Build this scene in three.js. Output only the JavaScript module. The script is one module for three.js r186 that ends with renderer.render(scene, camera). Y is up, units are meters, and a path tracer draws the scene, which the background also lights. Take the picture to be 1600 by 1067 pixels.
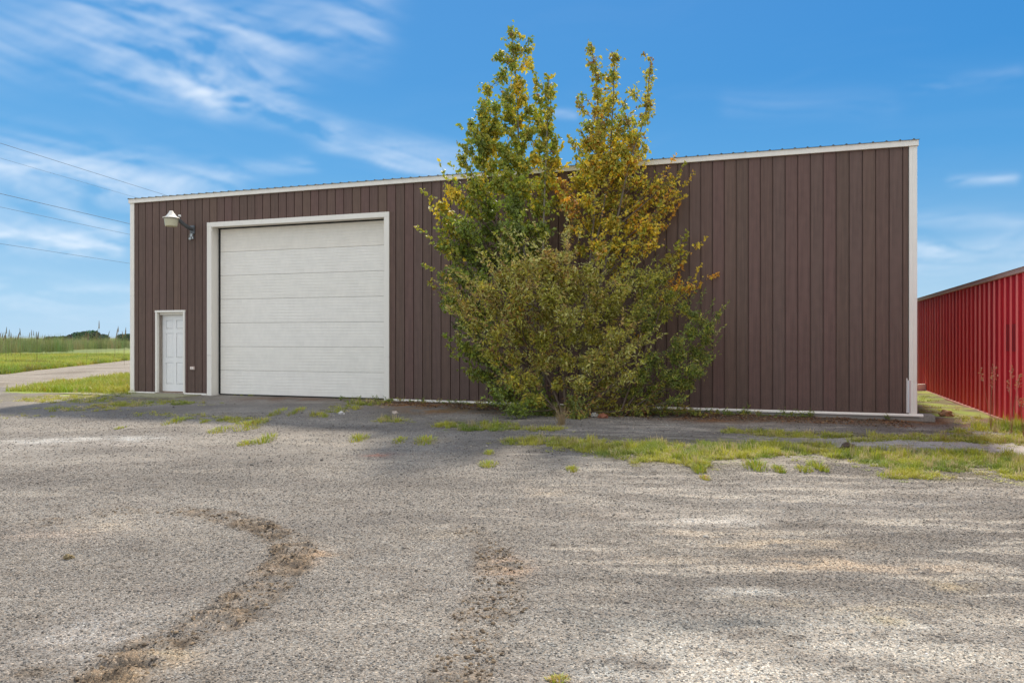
import * as THREE from 'three';
import { createNoise2D, createNoise3D } from 'simplex-noise';
import { mergeGeometries } from 'three/addons/utils/BufferGeometryUtils.js';

// ---------------------------------------------------------------- camera, sky, sun, exposure
const F = 1219, EYE = 1.606, HOR = 528;                      // focal length, eye height and horizon of a 1600 x 1067 frame
const SUN = new THREE.Vector3(0.215, 1.10, -0.976).normalize();
const EXPOSURE = 1.98, SUN_I = 3.1;
const scene = new THREE.Scene();
const camera = new THREE.PerspectiveCamera(2 * Math.atan(533.5 / F) * 180 / Math.PI, 1600 / 1067, 0.1, 6000);
camera.position.set(0, EYE, 0);
camera.setViewOffset(1600, 1067, 0, 533.5 - HOR, 1600, 1067);
camera.updateProjectionMatrix();
const renderer = new THREE.WebGLRenderer({ antialias: true });
renderer.setSize(1024, 682);
renderer.toneMapping = THREE.LinearToneMapping;
renderer.toneMappingExposure = EXPOSURE;
renderer.shadowMap.enabled = true;
scene.add(camera); camera.name = 'camera';

function rng(seed) { let a = seed >>> 0; return () => { a = (a + 0x6d2b79f5) | 0; let t = Math.imul(a ^ (a >>> 15), 1 | a); t = (t + Math.imul(t ^ (t >>> 7), 61 | t)) ^ t; return ((t ^ (t >>> 14)) >>> 0) / 4294967296; }; }
const n2 = createNoise2D(rng(11)), n3 = createNoise3D(rng(12));
const clamp = (x, a = 0, b = 1) => Math.min(b, Math.max(a, x));
const lerp = (a, b, t) => a + (b - a) * t;
const sm = (a, b, x) => { const t = clamp((x - a) / (b - a)); return t * t * (3 - 2 * t); };
const fbm2 = (x, y, o = 4) => { let s = 0, a = 0.5, f = 1; for (let i = 0; i < o; i++) { s += a * n2(x * f + i * 17.3, y * f - i * 9.1); a *= 0.5; f *= 2.03; } return s; };
const fbm3 = (x, y, z, o = 4) => { let s = 0, a = 0.5, f = 1; for (let i = 0; i < o; i++) { s += a * n3(x * f + i * 17.3, y * f - i * 9.1, z * f + i * 3.7); a *= 0.5; f *= 2.03; } return s; };

// sky: clear blue, thin cirrus in view, a bright veil added out of view
{
  const W = 2560, Hh = 1280, d = new Float32Array(W * Hh * 4);
  const grad = [[0, .41, .52, .61], [3, .30, .46, .60], [7, .14, .33, .55], [12, .062, .25, .52], [18, .030, .195, .48], [26, .022, .165, .45], [45, .03, .16, .42], [90, .03, .14, .37]];
  // wisps of cirrus: az/el in degrees of both ends, width, strength
  const A = (px, py) => [Math.atan((px - 800) / F) * 180 / Math.PI, Math.atan((HOR - py) / Math.hypot(F, px - 800)) * 180 / Math.PI];
  const wisps = [[150, 20, 560, 40, 1.9, .55], [180, 90, 420, 110, 2.2, .6], [260, 95, 345, 150, 1.2, .6], [330, 145, 440, 165, .8, .75], [430, 165, 530, 205, .8, .7], [520, 200, 720, 262, 1.1, .45],
    [180, 130, 340, 150, 1.0, .45], [620, 235, 740, 262, 1.2, .5], [0, 250, 330, 300, 1.5, .85], [-80, 240, 180, 285, 1.2, .6], [-60, 365, 190, 372, .8, .95], [-60, 330, 150, 340, .9, .35], [60, 380, 190, 388, .5, .5],
    [-80, 455, 210, 470, 1.3, .4], [350, 265, 480, 250, .6, .3], [860, 178, 910, 178, .35, .45], [1440, 140, 1600, 118, .5, .2], [1500, 292, 1580, 284, .3, .55],
    [1430, 405, 1680, 395, 1.1, .65], [1440, 350, 1640, 345, .7, .3], [1150, 150, 1400, 165, .8, .1], [-100, 60, 180, 60, 2.2, .5]].map(([a, b, c, e, w, s]) => [...A(a, b), ...A(c, e), w, s]);
  const up = new THREE.Vector3(), R2D = 180 / Math.PI;
  for (let j = 0; j < Hh; j++) {
    const el = ((j + 0.5) / Hh - 0.5) * 180, ce = Math.cos(el / R2D), se = Math.sin(el / R2D);
    for (let i = 0; i < W; i++) {
      const ph = ((i + 0.5) / W - 0.5) * 2 * Math.PI, x = Math.cos(ph) * ce, z = Math.sin(ph) * ce, y = se;
      const k = (j * W + i) * 4; d[k + 3] = 1;
      if (el < -1) { d[k] = .30; d[k + 1] = .30; d[k + 2] = .29; continue; }
      const e = Math.max(el, 0); let g = 0; while (g < grad.length - 2 && e > grad[g + 1][0]) g++;
      const t = clamp((e - grad[g][0]) / (grad[g + 1][0] - grad[g][0]));
      let c = [1, 2, 3].map((m) => lerp(grad[g][m], grad[g + 1][m], t));
      const az = Math.atan2(x, -z) * R2D;                                     // 0 is straight ahead, right is positive
      // the air is paler on the left than on the right of the view
      const pale = clamp(0.5 - Math.sin(az / R2D) * 0.62) * (1 - sm(20, 70, e));
      c = c.map((v, m) => lerp(v * .94, [.20, .44, .68][m], pale * .30));
      // cirrus and the added veil, in a flat layer far up
      const q = 1 / (y + 0.16), X = x * q, Y = z * q;
      const wx = fbm3(X * .8, Y * .8, 4.2, 3), wy = fbm3(X * .8, Y * .8, 9.7, 3);
      const st = fbm3((X * .8 + Y * .3) * 1.1 + wx * .9, (Y - X * .35) * 3.4 + wy * 1.3, 1.5, 5);
      const fine = fbm3((X + Y * .25) * 3.2 + wx * 2.2, (Y - X * .3) * 15 + wy * 3, 7.1, 4);
      const back = sm(50, 110, Math.abs(az)) * .9 + sm(30, 65, e) * .5;       // unseen veil, thickened behind and overhead as fill light for the front
      let cl = sm(.12 - back * .75, .85 - back * .35, st + fine * .22 + .1) * (0.015 + .95 * clamp(back));
      if (Math.abs(az) < 60 && e < 40) {
        const s2 = .48 + fbm3(az * .09 + wx * .9, e * .62 + wy * 1.2 + az * .09, 2.2, 5) * 1.05 + fine * .26;
        let m = 0;
        for (const [a0, e0, a1, e1, w, s] of wisps) {
          const da = az + wy * 1.6, de = e + wx * 1.0, dx = a1 - a0, dy = e1 - e0, u = clamp(((da - a0) * dx + (de - e0) * dy) / (dx * dx + dy * dy));
          const r = Math.hypot(da - a0 - u * dx, (de - e0 - u * dy)) / w;
          if (r < 3) m = 1 - (1 - m) * (1 - s * Math.exp(-r * r));
        }
        cl = clamp(cl * (1 - .5 * m) + m * clamp(s2, 0, 1.15));
      }
      cl = clamp(cl) * sm(-1, 2, e);
      const thick = clamp(back) , wh = [.54 + .74 * thick, .585 + .61 * thick, .64 + .42 * thick];
      c = c.map((v, m) => lerp(v * .76, wh[m] * lerp(.88, 1, thick), cl * .74));
      // glow of the air round the sun
      const cs = x * SUN.x + y * SUN.y + z * SUN.z, dd = Math.acos(clamp(cs, -1, 1)) * R2D, gl = 1.3 * Math.exp(-dd / 3.5) + .05 * Math.exp(-dd / 12);
      for (let m = 0; m < 3; m++) d[k + m] = c[m] + gl * [1, .96, .88][m];
    }
  }
  const sky = new THREE.DataTexture(d, W, Hh, THREE.RGBAFormat, THREE.FloatType);
  sky.mapping = THREE.EquirectangularReflectionMapping; sky.magFilter = THREE.LinearFilter; sky.minFilter = THREE.LinearFilter; sky.needsUpdate = true;
  scene.background = sky; scene.environment = sky;
}
const sun = new THREE.DirectionalLight(new THREE.Color(1, .90, .74), SUN_I);
sun.name = 'sun'; sun.position.copy(SUN).multiplyScalar(80).add(new THREE.Vector3(0, 0, -14)); sun.target.position.set(0, 0, -14);
sun.castShadow = true; sun.shadow.mapSize.set(4096, 4096); sun.shadow.radius = 8;
Object.assign(sun.shadow.camera, { left: -45, right: 45, top: 45, bottom: -45, near: 1, far: 200 });
scene.add(sun, sun.target);

// ---------------------------------------------------------------- helpers
const names = new Map();
function numbered(name) { const n = names.get(name) ?? 0; names.set(name, n + 1); return n ? `${name}_${String(n).padStart(3, '0')}` : name; }
function tag(o, label, category, group, kind) { if (label) o.userData.label = label; if (category) o.userData.category = category; if (group) o.userData.group = group; if (kind) o.userData.kind = kind; return o; }
function base(name, label, category, group) { const g = new THREE.Group(); g.name = numbered(name); scene.add(g); return tag(g, label, category, group); }
function mesh(name, geo, mat, parent) { const m = new THREE.Mesh(geo, mat); m.name = name; m.castShadow = m.receiveShadow = true; (parent ?? scene).add(m); return m; }
const numberOf = new WeakMap();
function part(name, geo, mat, parent) {
  let c = numberOf.get(parent); if (!c) numberOf.set(parent, c = {});
  const n = c[name] ?? 0; c[name] = n + 1;
  return mesh(n ? `${name}_${String(n).padStart(3, '0')}` : name, geo, mat, parent);
}
const lin = (r, g, b) => new THREE.Color().setRGB(r, g, b);
const std = (c, roughness = .8, o = {}) => new THREE.MeshStandardMaterial({ color: lin(...c), roughness, ...o });
// a box from corner to corner with small chamfers left to the shading
function box(x0, x1, y0, y1, z0, z1) { const g = new THREE.BoxGeometry(x1 - x0, y1 - y0, z1 - z0); g.translate((x0 + x1) / 2, (y0 + y1) / 2, (z0 + z1) / 2); return g; }
// closed outline extruded along an axis: pts are [a, b]; axis 'y' takes (x, z), axis 'x' takes (z, y)
function extrude(pts, lo, hi, axis) {
  const pos = [], uv = [], idx = [], n = pts.length;
  const P = (p, h) => axis === 'y' ? [p[0], h, p[1]] : [h, p[1], p[0]];
  const push = (p, u, v) => { pos.push(...p); uv.push(u, v); return pos.length / 3 - 1; };
  let run = 0;
  for (let i = 0; i < n; i++) {
    const a = pts[i], b = pts[(i + 1) % n], l = Math.hypot(b[0] - a[0], b[1] - a[1]);
    const q = axis === 'y' ? [[P(a, lo), run, lo], [P(b, lo), run + l, lo], [P(b, hi), run + l, hi], [P(a, hi), run, hi]] : [[P(a, lo), lo, run], [P(b, lo), lo, run + l], [P(b, hi), hi, run + l], [P(a, hi), hi, run]];
    const k = q.map((e) => push(...e)); idx.push(k[0], k[1], k[2], k[0], k[2], k[3]); run += l;
  }
  const tri = THREE.ShapeUtils.triangulateShape(pts.map((p) => new THREE.Vector2(...p)), []);
  for (const h of [lo, hi]) { const o = pts.map((p) => push(P(p, h), p[0], p[1])); for (const t of tri) idx.push(...(h === lo ? [t[0], t[2], t[1]] : t).map((i) => o[i])); }
  let g = new THREE.BufferGeometry();
  g.setAttribute('position', new THREE.Float32BufferAttribute(pos, 3)); g.setAttribute('uv', new THREE.Float32BufferAttribute(uv, 2)); g.setIndex(idx);
  g = g.toNonIndexed(); g.computeVertexNormals(); return g;
}
// collects triangles, tubes and leaves with a colour each
class MB {
  constructor() { this.p = []; this.c = []; this.i = []; }
  v(p, c) { this.p.push(p.x, p.y, p.z); this.c.push(c[0], c[1], c[2]); return this.p.length / 3 - 1; }
  tri(a, b, c) { this.i.push(a, b, c); }
  tube(pts, r0, r1, col, sides = 5) {
    let prev = null; const t = new THREE.Vector3(), u = new THREE.Vector3(), w = new THREE.Vector3(), q = new THREE.Vector3();
    for (let k = 0; k < pts.length; k++) {
      t.subVectors(pts[Math.min(k + 1, pts.length - 1)], pts[Math.max(k - 1, 0)]).normalize();
      u.set(Math.abs(t.y) > .9 ? 1 : 0, Math.abs(t.y) > .9 ? 0 : 1, 0).cross(t).normalize(); w.crossVectors(t, u);
      const r = lerp(r0, r1, k / (pts.length - 1)), ring = [];
      for (let s = 0; s < sides; s++) { const a = s / sides * 2 * Math.PI; q.copy(pts[k]).addScaledVector(u, Math.cos(a) * r).addScaledVector(w, Math.sin(a) * r); ring.push(this.v(q, col)); }
      if (prev) for (let s = 0; s < sides; s++) { const s2 = (s + 1) % sides; this.i.push(prev[s], ring[s], ring[s2], prev[s], ring[s2], prev[s2]); }
      prev = ring;
    }
  }
  // folded leaf: base point, direction, side direction, length, width
  leaf(b, d, s, n, L, Wd, col, fold = .25) {
    const q = new THREE.Vector3(), i0 = this.v(b, col);
    q.copy(b).addScaledVector(d, L * .42).addScaledVector(s, Wd / 2).addScaledVector(n, Wd * fold); const i1 = this.v(q, col);
    q.copy(b).addScaledVector(d, L).addScaledVector(n, -L * .12); const i2 = this.v(q, col);
    q.copy(b).addScaledVector(d, L * .42).addScaledVector(s, -Wd / 2).addScaledVector(n, Wd * fold); const i3 = this.v(q, col);
    this.i.push(i0, i1, i2, i0, i2, i3);
  }
  geo(flat = false) {
    let g = new THREE.BufferGeometry();
    g.setAttribute('position', new THREE.Float32BufferAttribute(this.p, 3)); g.setAttribute('color', new THREE.Float32BufferAttribute(this.c, 3)); g.setIndex(this.i);
    if (flat) g = g.toNonIndexed();
    g.computeVertexNormals(); return g;
  }
}
const V = (x, y, z) => new THREE.Vector3(x, y, z);

// frame of the long brown building: origin at the foot of its left front corner, x along the front, z out of it
const BX = -10.348, BZ = -21.13, BA = 19.36 * Math.PI / 180, CA = Math.cos(BA), SA = Math.sin(BA), BY = 0.15;
const toWorld = (s, o) => [BX + s * CA - o * SA, BZ + s * SA + o * CA];
const toLocal = (x, z) => { const a = x - BX, b = z - BZ; return [a * CA + b * SA, -a * SA + b * CA]; };
const BW = 19.12, BD = 13;                                   // width and depth of the building
// red building: wall line towards the back
const RX = 8.95, RZ = -13.6;

// ---------------------------------------------------------------- terrain
function roadEdges(z) { const Z = -z; return [Z < 34 ? lerp(-22, -22, 0) + (34 - Z) * .28 : -22 - (Z - 34) * .275, Z < 21 ? -13.9 + (21 - Z) * .1 : -13.9 - (Z - 21) * .118]; }   // far (left) and near (right) edge
const inBuilding = (lx, lz) => lx > 0.1 && lx < BW - .1 && lz < -.15 && lz > -BD + .2;
const tracks = [];   // tyre tracks, filled below: { pts, len }
const G0 = (px, py) => { const Z = EYE * F / (py - HOR); return [(px - 800) / F * Z, -Z]; };   // spot on level ground
function smooth(ptsPx, n) { const c = new THREE.CatmullRomCurve3(ptsPx.map(([a, b]) => { const g = G0(a, b); return V(g[0], 0, g[1]); })); return c.getSpacedPoints(n); }
tracks.push({ pts: smooth([[150, 1075], [230, 1015], [300, 985], [372, 948], [420, 908], [448, 878], [455, 852], [425, 830], [350, 808], [262, 799], [170, 803], [110, 812]], 160), w: .36, amp: .92 });
tracks.push({ pts: smooth([[705, 1085], [742, 1005], [768, 950], [783, 905], [772, 870], [757, 850], [738, 833]], 110), w: .34, amp: .5 });
function trackAt(x, z) {   // [strength, along, across] of the strongest track
  let best = [0, 0, 0];
  if (z < -11 || z > -2 || x < -7 || x > 2) return best;
  for (const t of tracks) {
    let bd = 1e9, bi = 0; const p = t.pts;
    for (let i = 0; i < p.length; i++) { const d = (p[i].x - x) ** 2 + (p[i].z - z) ** 2; if (d < bd) { bd = d; bi = i; } }
    const i = Math.min(bi, p.length - 2), a = p[i], b = p[i + 1], dx = b.x - a.x, dz = b.z - a.z, l = Math.hypot(dx, dz);
    const across = ((x - a.x) * -dz + (z - a.z) * dx) / l, along = i * l + ((x - a.x) * dx + (z - a.z) * dz) / l;
    const fade = 1 - .62 * sm(.62, .9, i / p.length), w = t.w * (1 + .25 * n2(along * 1.7, 3.3)), s = (1 - sm(w * .38, w * .62, Math.abs(across))) * t.amp * fade * clamp(.9 + .4 * n2(along * .9 + 5, 8.1) + .3 * n2(along * 3, 1) + .35 * n2(x * 3.3, z * 3.3));
    const dist = Math.sqrt(bd); if (dist < w && s > best[0]) best = [s, along, across];
  }
  return best;
}
function height(x, z) {
  const [lx, lz] = toLocal(x, z);
  const hb = lx < 8 ? .115 : lerp(.115, .035, clamp((lx - 8) / 11));
  let h = hb * (1 - sm(.6, 7, lz)) * (1 - sm(30, 60, -z));
  const Z = -z, near = 1 - sm(25, 60, Math.hypot(x, z));
  h += near * (.02 * n2(x * .25, z * .25) + .008 * n2(x * 1.1 + 7, z * 1.1)) * sm(.05, 1.5, Math.abs(lz) + (lx < -.2 || lx > BW + .2 ? 1 : 0));
  if (Z < 14 && Z > 0) {
    h += .006 * n2(x * 1.3 + 3, z * 3.6) + .0045 * n2(x * 4, z * 6) + .0026 * n2(x * 13, z * 13);
    const [s, al, ac] = trackAt(x, z);
    if (s > 0) { const c = Math.sin((al + Math.abs(ac) * .55) * 2 * Math.PI / .17 + 1.3 * n2(al * 2, ac * 4)); h += s * (.019 * c + .014 * n2(x * 9, z * 9) + .006 * n2(x * 22, z * 22) - .004); }
  }
  return h;
}
// a spot on the ground seen at that point of the frame
function G(px, py) { let Z = EYE * F / (py - HOR), x, y; for (let i = 0; i < 6; i++) { x = (px - 800) / F * Z; y = height(x, -Z); Z = (EYE - y) * F / (py - HOR); } return [(px - 800) / F * Z, -Z]; }
const P = (px, py, Z) => V((px - 800) / F * Z, EYE - (py - HOR) / F * Z, -Z);

const pathPoly = [[1090, 688], [1160, 685], [1250, 684], [1420, 690], [1600, 694], [1900, 700], [2500, 712], [2500, 760], [1900, 735], [1600, 713], [1420, 706], [1250, 698], [1160, 692]].map((p) => G0(...p));
const inPoly = (x, z, poly) => { let c = false; for (let i = 0, j = poly.length - 1; i < poly.length; j = i++) { const [xi, zi] = poly[i], [xj, zj] = poly[j]; if ((zi > z) !== (zj > z) && x < (xj - xi) * (z - zi) / (zj - zi) + xi) c = !c; } return c; };
function region(x, z) {
  const Z = -z, w = .25 * n2(x * .8, z * .8);
  const [far, near] = roadEdges(z), [lx, lz] = toLocal(x, z);
  if (Z > 24 && x > far && x < near + w) return 'gravel_road';
  if (Z > 33 && x <= far) return 'meadow';
  if (Z > 19.6 && x < -10 && x >= near + w && lz < .9 + w) return 'meadow';
  if (Z > 19.6 && lx > 0 && lz < -.5) return 'meadow';
  if (Z > 33) return 'meadow';
  if (lx > BW + .2 && lz < -1.1) return 'meadow';
  if (x > 2 && inPoly(x, z, pathPoly)) return 'path';
  if (z > 40 || x > 60 || x < -60) return 'meadow';
  return 'gravel_yard';
}
// where grass grows on the gravel: frame point, radii there, palette, density, height
const GRASS_STRIP = [
  [820, 691, 34, 5, 1, .8], [850, 690, 30, 5, 1], [895, 694, 46, 7, 1], [940, 699, 50, 10, 1], [985, 706, 50, 12, 0, .9], [1030, 704, 60, 12, 0], [1060, 716, 40, 10, 1, .7], [1092, 722, 18, 12, 0, 1.3], [1110, 706, 60, 13, 0, 1.2], [1170, 705, 60, 12, 0, 1.2], [1225, 703, 50, 11, 0], [1270, 701, 34, 8, 1], [1000, 720, 24, 6, 1, .6],
  [1310, 710, 26, 7, 1, .6], [1345, 712, 44, 9, 0, .9], [1390, 716, 50, 14, 0], [1430, 724, 46, 18, 0, 1.15], [1475, 722, 50, 17, 0, 1.2], [1525, 718, 46, 12, 0, 1.1], [1570, 724, 40, 13, 0, 1.1], [1605, 734, 40, 16, 0, 1.1], [1660, 740, 60, 18, 0], [1420, 744, 46, 5, 1, .7], [1740, 748, 70, 18, 0]],
  GRASS_VERGE = [
  [1150, 675, 22, 2.5, 1, .9, .7], [1190, 677, 30, 3.5, 1, 1, .7], [1235, 680, 50, 4, 1, 1, .7], [1290, 682, 46, 3.5, 1, 1, .7], [1345, 689, 26, 3.5, 1, 1.1, .7], [1385, 684, 44, 3.5, 1, 1, .7], [1430, 684, 44, 4.5, 1, 1, .7], [1480, 687, 46, 5, 1, 1, .7], [1535, 688, 50, 6, 1, 1, .7], [1590, 689, 44, 7, 1, 1, .7], [1650, 692, 60, 8, 1, 1, .7], [1560, 669, 40, 6, 0, 1.2, 1.6], [1600, 671, 36, 8, 0, 1.2, 1.6], [1650, 676, 40, 8, 0, 1, 1.6], [1500, 676, 36, 3, 1, .6, .8], [1470, 640, 30, 8, 1, .25, .5], [1450, 625, 14, 8, 0, .4, .5], [1510, 655, 24, 8, 1, .3, .6]],
  GRASS_PATCH = [
  [700, 666, 22, 4, 1], [740, 668, 36, 5.5, 0, 1.2], [785, 668, 30, 5.5, 0, 1.1], [850, 671, 34, 3.5, 1, .7], [610, 657, 30, 3.5, 1, .8, .8], [540, 638, 24, 4, 1, .7, .8], [575, 631, 34, 4, 0, .9], [605, 626, 10, 3, 0, 1], [500, 650, 12, 4, 1, .9], [525, 643, 14, 3, 1, .6], [450, 617.5, 110, 1.5, 0, .5, .6], [560, 622, 30, 2.5, 0, .9]],
  LAWN_EDGE = [
  [110, 624, 70, 6, 1, .8, .8], [60, 626, 40, 3, 1, .6, .7], [175, 614, 36, 8, 0, 1.2, 1], [140, 610, 40, 8, 0, 1, 1], [185, 600, 22, 9, 0, 1.1, 1], [110, 640, 60, 4, 1, .35, .6], [165, 636, 24, 6, 2, .7, .6], [200, 632, 40, 4, 1, .9, .8], [270, 630, 50, 3, 0, 1, .8], [40, 650, 60, 5, 1, .12, .6], [240, 648, 40, 3, 1, .3, .6], [345, 655, 30, 4, 1, .35, .7], [380, 658, 36, 5, 1, .4, .8], [300, 651, 40, 4, 1, .2, .6]];
// spots of another colour: frame point, radii there, colour, strength
const spots = [
  [1080, 1010, 130, 40, [.50, .46, .40], .55], [1310, 985, 170, 38, [.50, .46, .40], .5], [1500, 1045, 160, 36, [.47, .43, .37], .5], [1130, 1060, 130, 36, [.50, .46, .40], .55], [960, 1050, 70, 30, [.44, .42, .38], .3],
  [1110, 812, 70, 7, [.50, .46, .41], .55], [1120, 832, 110, 7, [.46, .39, .31], .45], [1290, 884, 120, 9, [.45, .355, .26], .55], [1210, 850, 130, 9, [.44, .36, .27], .45], [1440, 892, 80, 9, [.43, .35, .27], .5], [1180, 928, 60, 6, [.50, .47, .42], .5], [1560, 905, 70, 9, [.47, .42, .35], .45],
  [1400, 955, 120, 9, [.38, .32, .24], .35], [1220, 945, 60, 7, [.40, .33, .24], .4], [1490, 918, 30, 10, [.40, .32, .21], .45], [1385, 972, 30, 7, [.42, .36, .26], .45], [1030, 876, 130, 8, [.42, .36, .29], .3],
  [60, 690, 60, 4, [.50, .48, .45], .55], [125, 686, 36, 3, [.50, .48, .45], .5], [210, 684, 50, 5, [.44, .43, .41], .4], [190, 694, 60, 4, [.40, .36, .33], .3], [20, 700, 60, 10, [.37, .34, .31], .3],
  [470, 872, 34, 14, [.42, .30, .20], .7], [800, 888, 34, 13, [.46, .33, .24], .65], [595, 711, 22, 3, [.36, .2, .15], .5], [150, 825, 40, 9, [.40, .34, .27], .5], [140, 1000, 110, 50, [.37, .34, .31], .35],
  [60, 840, 90, 12, [.36, .30, .25], .35], [700, 835, 90, 9, [.36, .31, .25], .3], [215, 1045, 60, 24, [.36, .26, .16], .65], [255, 1025, 40, 14, [.38, .31, .22], .5], [60, 1050, 50, 14, [.15, .12, .09], .4],
  [650, 640, 46, 4, [.34, .16, .05], .8], [695, 648, 60, 4, [.30, .16, .06], .7], [735, 646, 60, 4, [.2, .14, .07], .6], [460, 631, 80, 3, [.19, .12, .085], .6], [1290, 661, 130, 4, [.24, .115, .05], .75], [1420, 663, 70, 4, [.2, .12, .07], .65], [1180, 658, 70, 4, [.2, .11, .06], .6], [1110, 660, 60, 4, [.26, .12, .05], .6],
  [850, 770, 40, 6, [.38, .32, .25], .3], [910, 800, 120, 8, [.36, .31, .26], .25], [1130, 970, 170, 26, [.16, .155, .145], .35], [900, 990, 130, 40, [.20, .195, .18], .2], [1330, 786, 200, 9, [.2, .19, .185], .2],
  ...[...GRASS_STRIP, ...GRASS_PATCH, ...LAWN_EDGE, ...GRASS_VERGE].map(([px, py, rx, ry, pal, dn = 1]) => [px, py, rx * 1.05, ry * 1.1, [.16, .135, .06], .42 * Math.min(dn, 1)]),
].map(([px, py, rx, ry, c, s]) => { const [x, z] = G0(px, py), Z = -z; return { x, z, rx: rx * Z / F, rz: ry * Z * Z / (F * EYE), c, s }; });
const mix3 = (a, b, t) => [lerp(a[0], b[0], t), lerp(a[1], b[1], t), lerp(a[2], b[2], t)];
function groundColor(x, z, reg) {
  const Z = -z, [lx, lz] = toLocal(x, z);
  if (reg === 'meadow') {
    const t = clamp(.5 + fbm2(x * .12, z * .12, 4) * .9), u = clamp(.5 + fbm2(x * .5 + 9, z * .5, 3));
    let c = mix3([.17, .24, .03], [.33, .33, .06], t * .7 + u * .2);
    const [far] = roadEdges(z); if (Z > 33) c = mix3(c.map((v) => v * .8), [.13, .16, .04], sm(7, 12, far - x));
    if (lx > BW) c = mix3(c, [.12, .085, .05], clamp(.5 + 1.1 * n2(x * .9, z * .9)));
    return c;
  }
  let c = mix3([.168, .150, .133], [.306, .277, .242], clamp(.5 + fbm2(x * .22, z * .35, 4) * .95));
  c = mix3(c, [.19, .165, .145], .5 * sm(.15, .6, fbm2(x * .55 + 31, z * .9, 4)));
  c = mix3(c, [.37, .33, .28], .5 * sm(.15, .6, fbm2(x * .35 - 51, z * .7 + 20, 4)));
  const stk = fbm2((x + z * .25) * .45 + 60, (z - x * .10) * 2.6, 4) * sm(-3, 2.5, x);      // drag marks of wheels, running across
  c = mix3(c, [.46, .41, .345], clamp(.75 * sm(.06, .5, stk))); c = mix3(c, [.15, .128, .108], clamp(.62 * sm(.06, .5, -stk)));
  const blot = fbm2(x * 1.6 + 13, z * 2.4 - 7, 3); c = mix3(c, [.17, .145, .12], clamp(.55 * sm(.15, .55, blot)));
  if (reg === 'gravel_road') return mix3(mix3(mix3(c, [.36, .30, .235], .5), [.20, .16, .115], .85 * sm(.0, .5, fbm2(x * .5, z * .12, 4))), [.44, .39, .32], .6 * sm(.1, .5, fbm2(x * .8 + 40, z * .35, 4)));
  if (reg === 'path') c = mix3(c, mix3([.40, .375, .345], [.54, .505, .46], clamp(.5 + fbm2(x * .8, z * 1.5, 3))), .85 * sm(3.2, 6.0, x));
  const wn = fbm2(x * 1.3, z * 3.2, 4), w2 = n2(x * 6, z * 9);
  for (const p of spots) {
    const dx = (x - p.x) / p.rx, dz = (z - p.z) / p.rz, r = dx * dx + dz * dz; if (r > 6) continue;
    c = mix3(c, p.c, clamp(p.s * 1.6 * Math.exp(-r) * (.95 + 2.2 * wn + .5 * w2)));
  }
  if (lz > -2 && lz < 3) {   // soil and leaf litter along the foot of the wall
    const e = (1 - sm(.15, 1.2 + .4 * n2(x * .8, z * .8), lz)) * sm(6.5, 8.5, lx) + .5 * (1 - sm(.1, .8, lz)) * sm(3, 5, lx);
    const lit = mix3([.085, .065, .045], [.24, .115, .04], clamp(.35 + 1.1 * n2(x * 1.7, z * 2.4) + .4 * w2));
    c = mix3(c, lit, clamp(e * (.78 + .5 * n2(x * 2.3 + 4, z * 2.3))));
    if (lx > 10.5 && lx < 18.5) c = mix3(c, [.11, .08, .05], .6 * (1 - sm(.6, 2.2, lz + .5 * n2(x, z))));
  }
  const [s, al, ac] = trackAt(x, z);
  if (s > 0) { const k = Math.sin((al + Math.abs(ac) * .55) * 2 * Math.PI / .17 + 1.3 * n2(al * 2, ac * 4)); c = mix3(c, mix3([.06, .043, .028], [.24, .175, .115], clamp(.42 + .38 * k + .6 * n2(x * 5, z * 5))), clamp(s * (.78 + .6 * n2(x * 3.1, z * 3.1)))); }
  return c;
}

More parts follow.
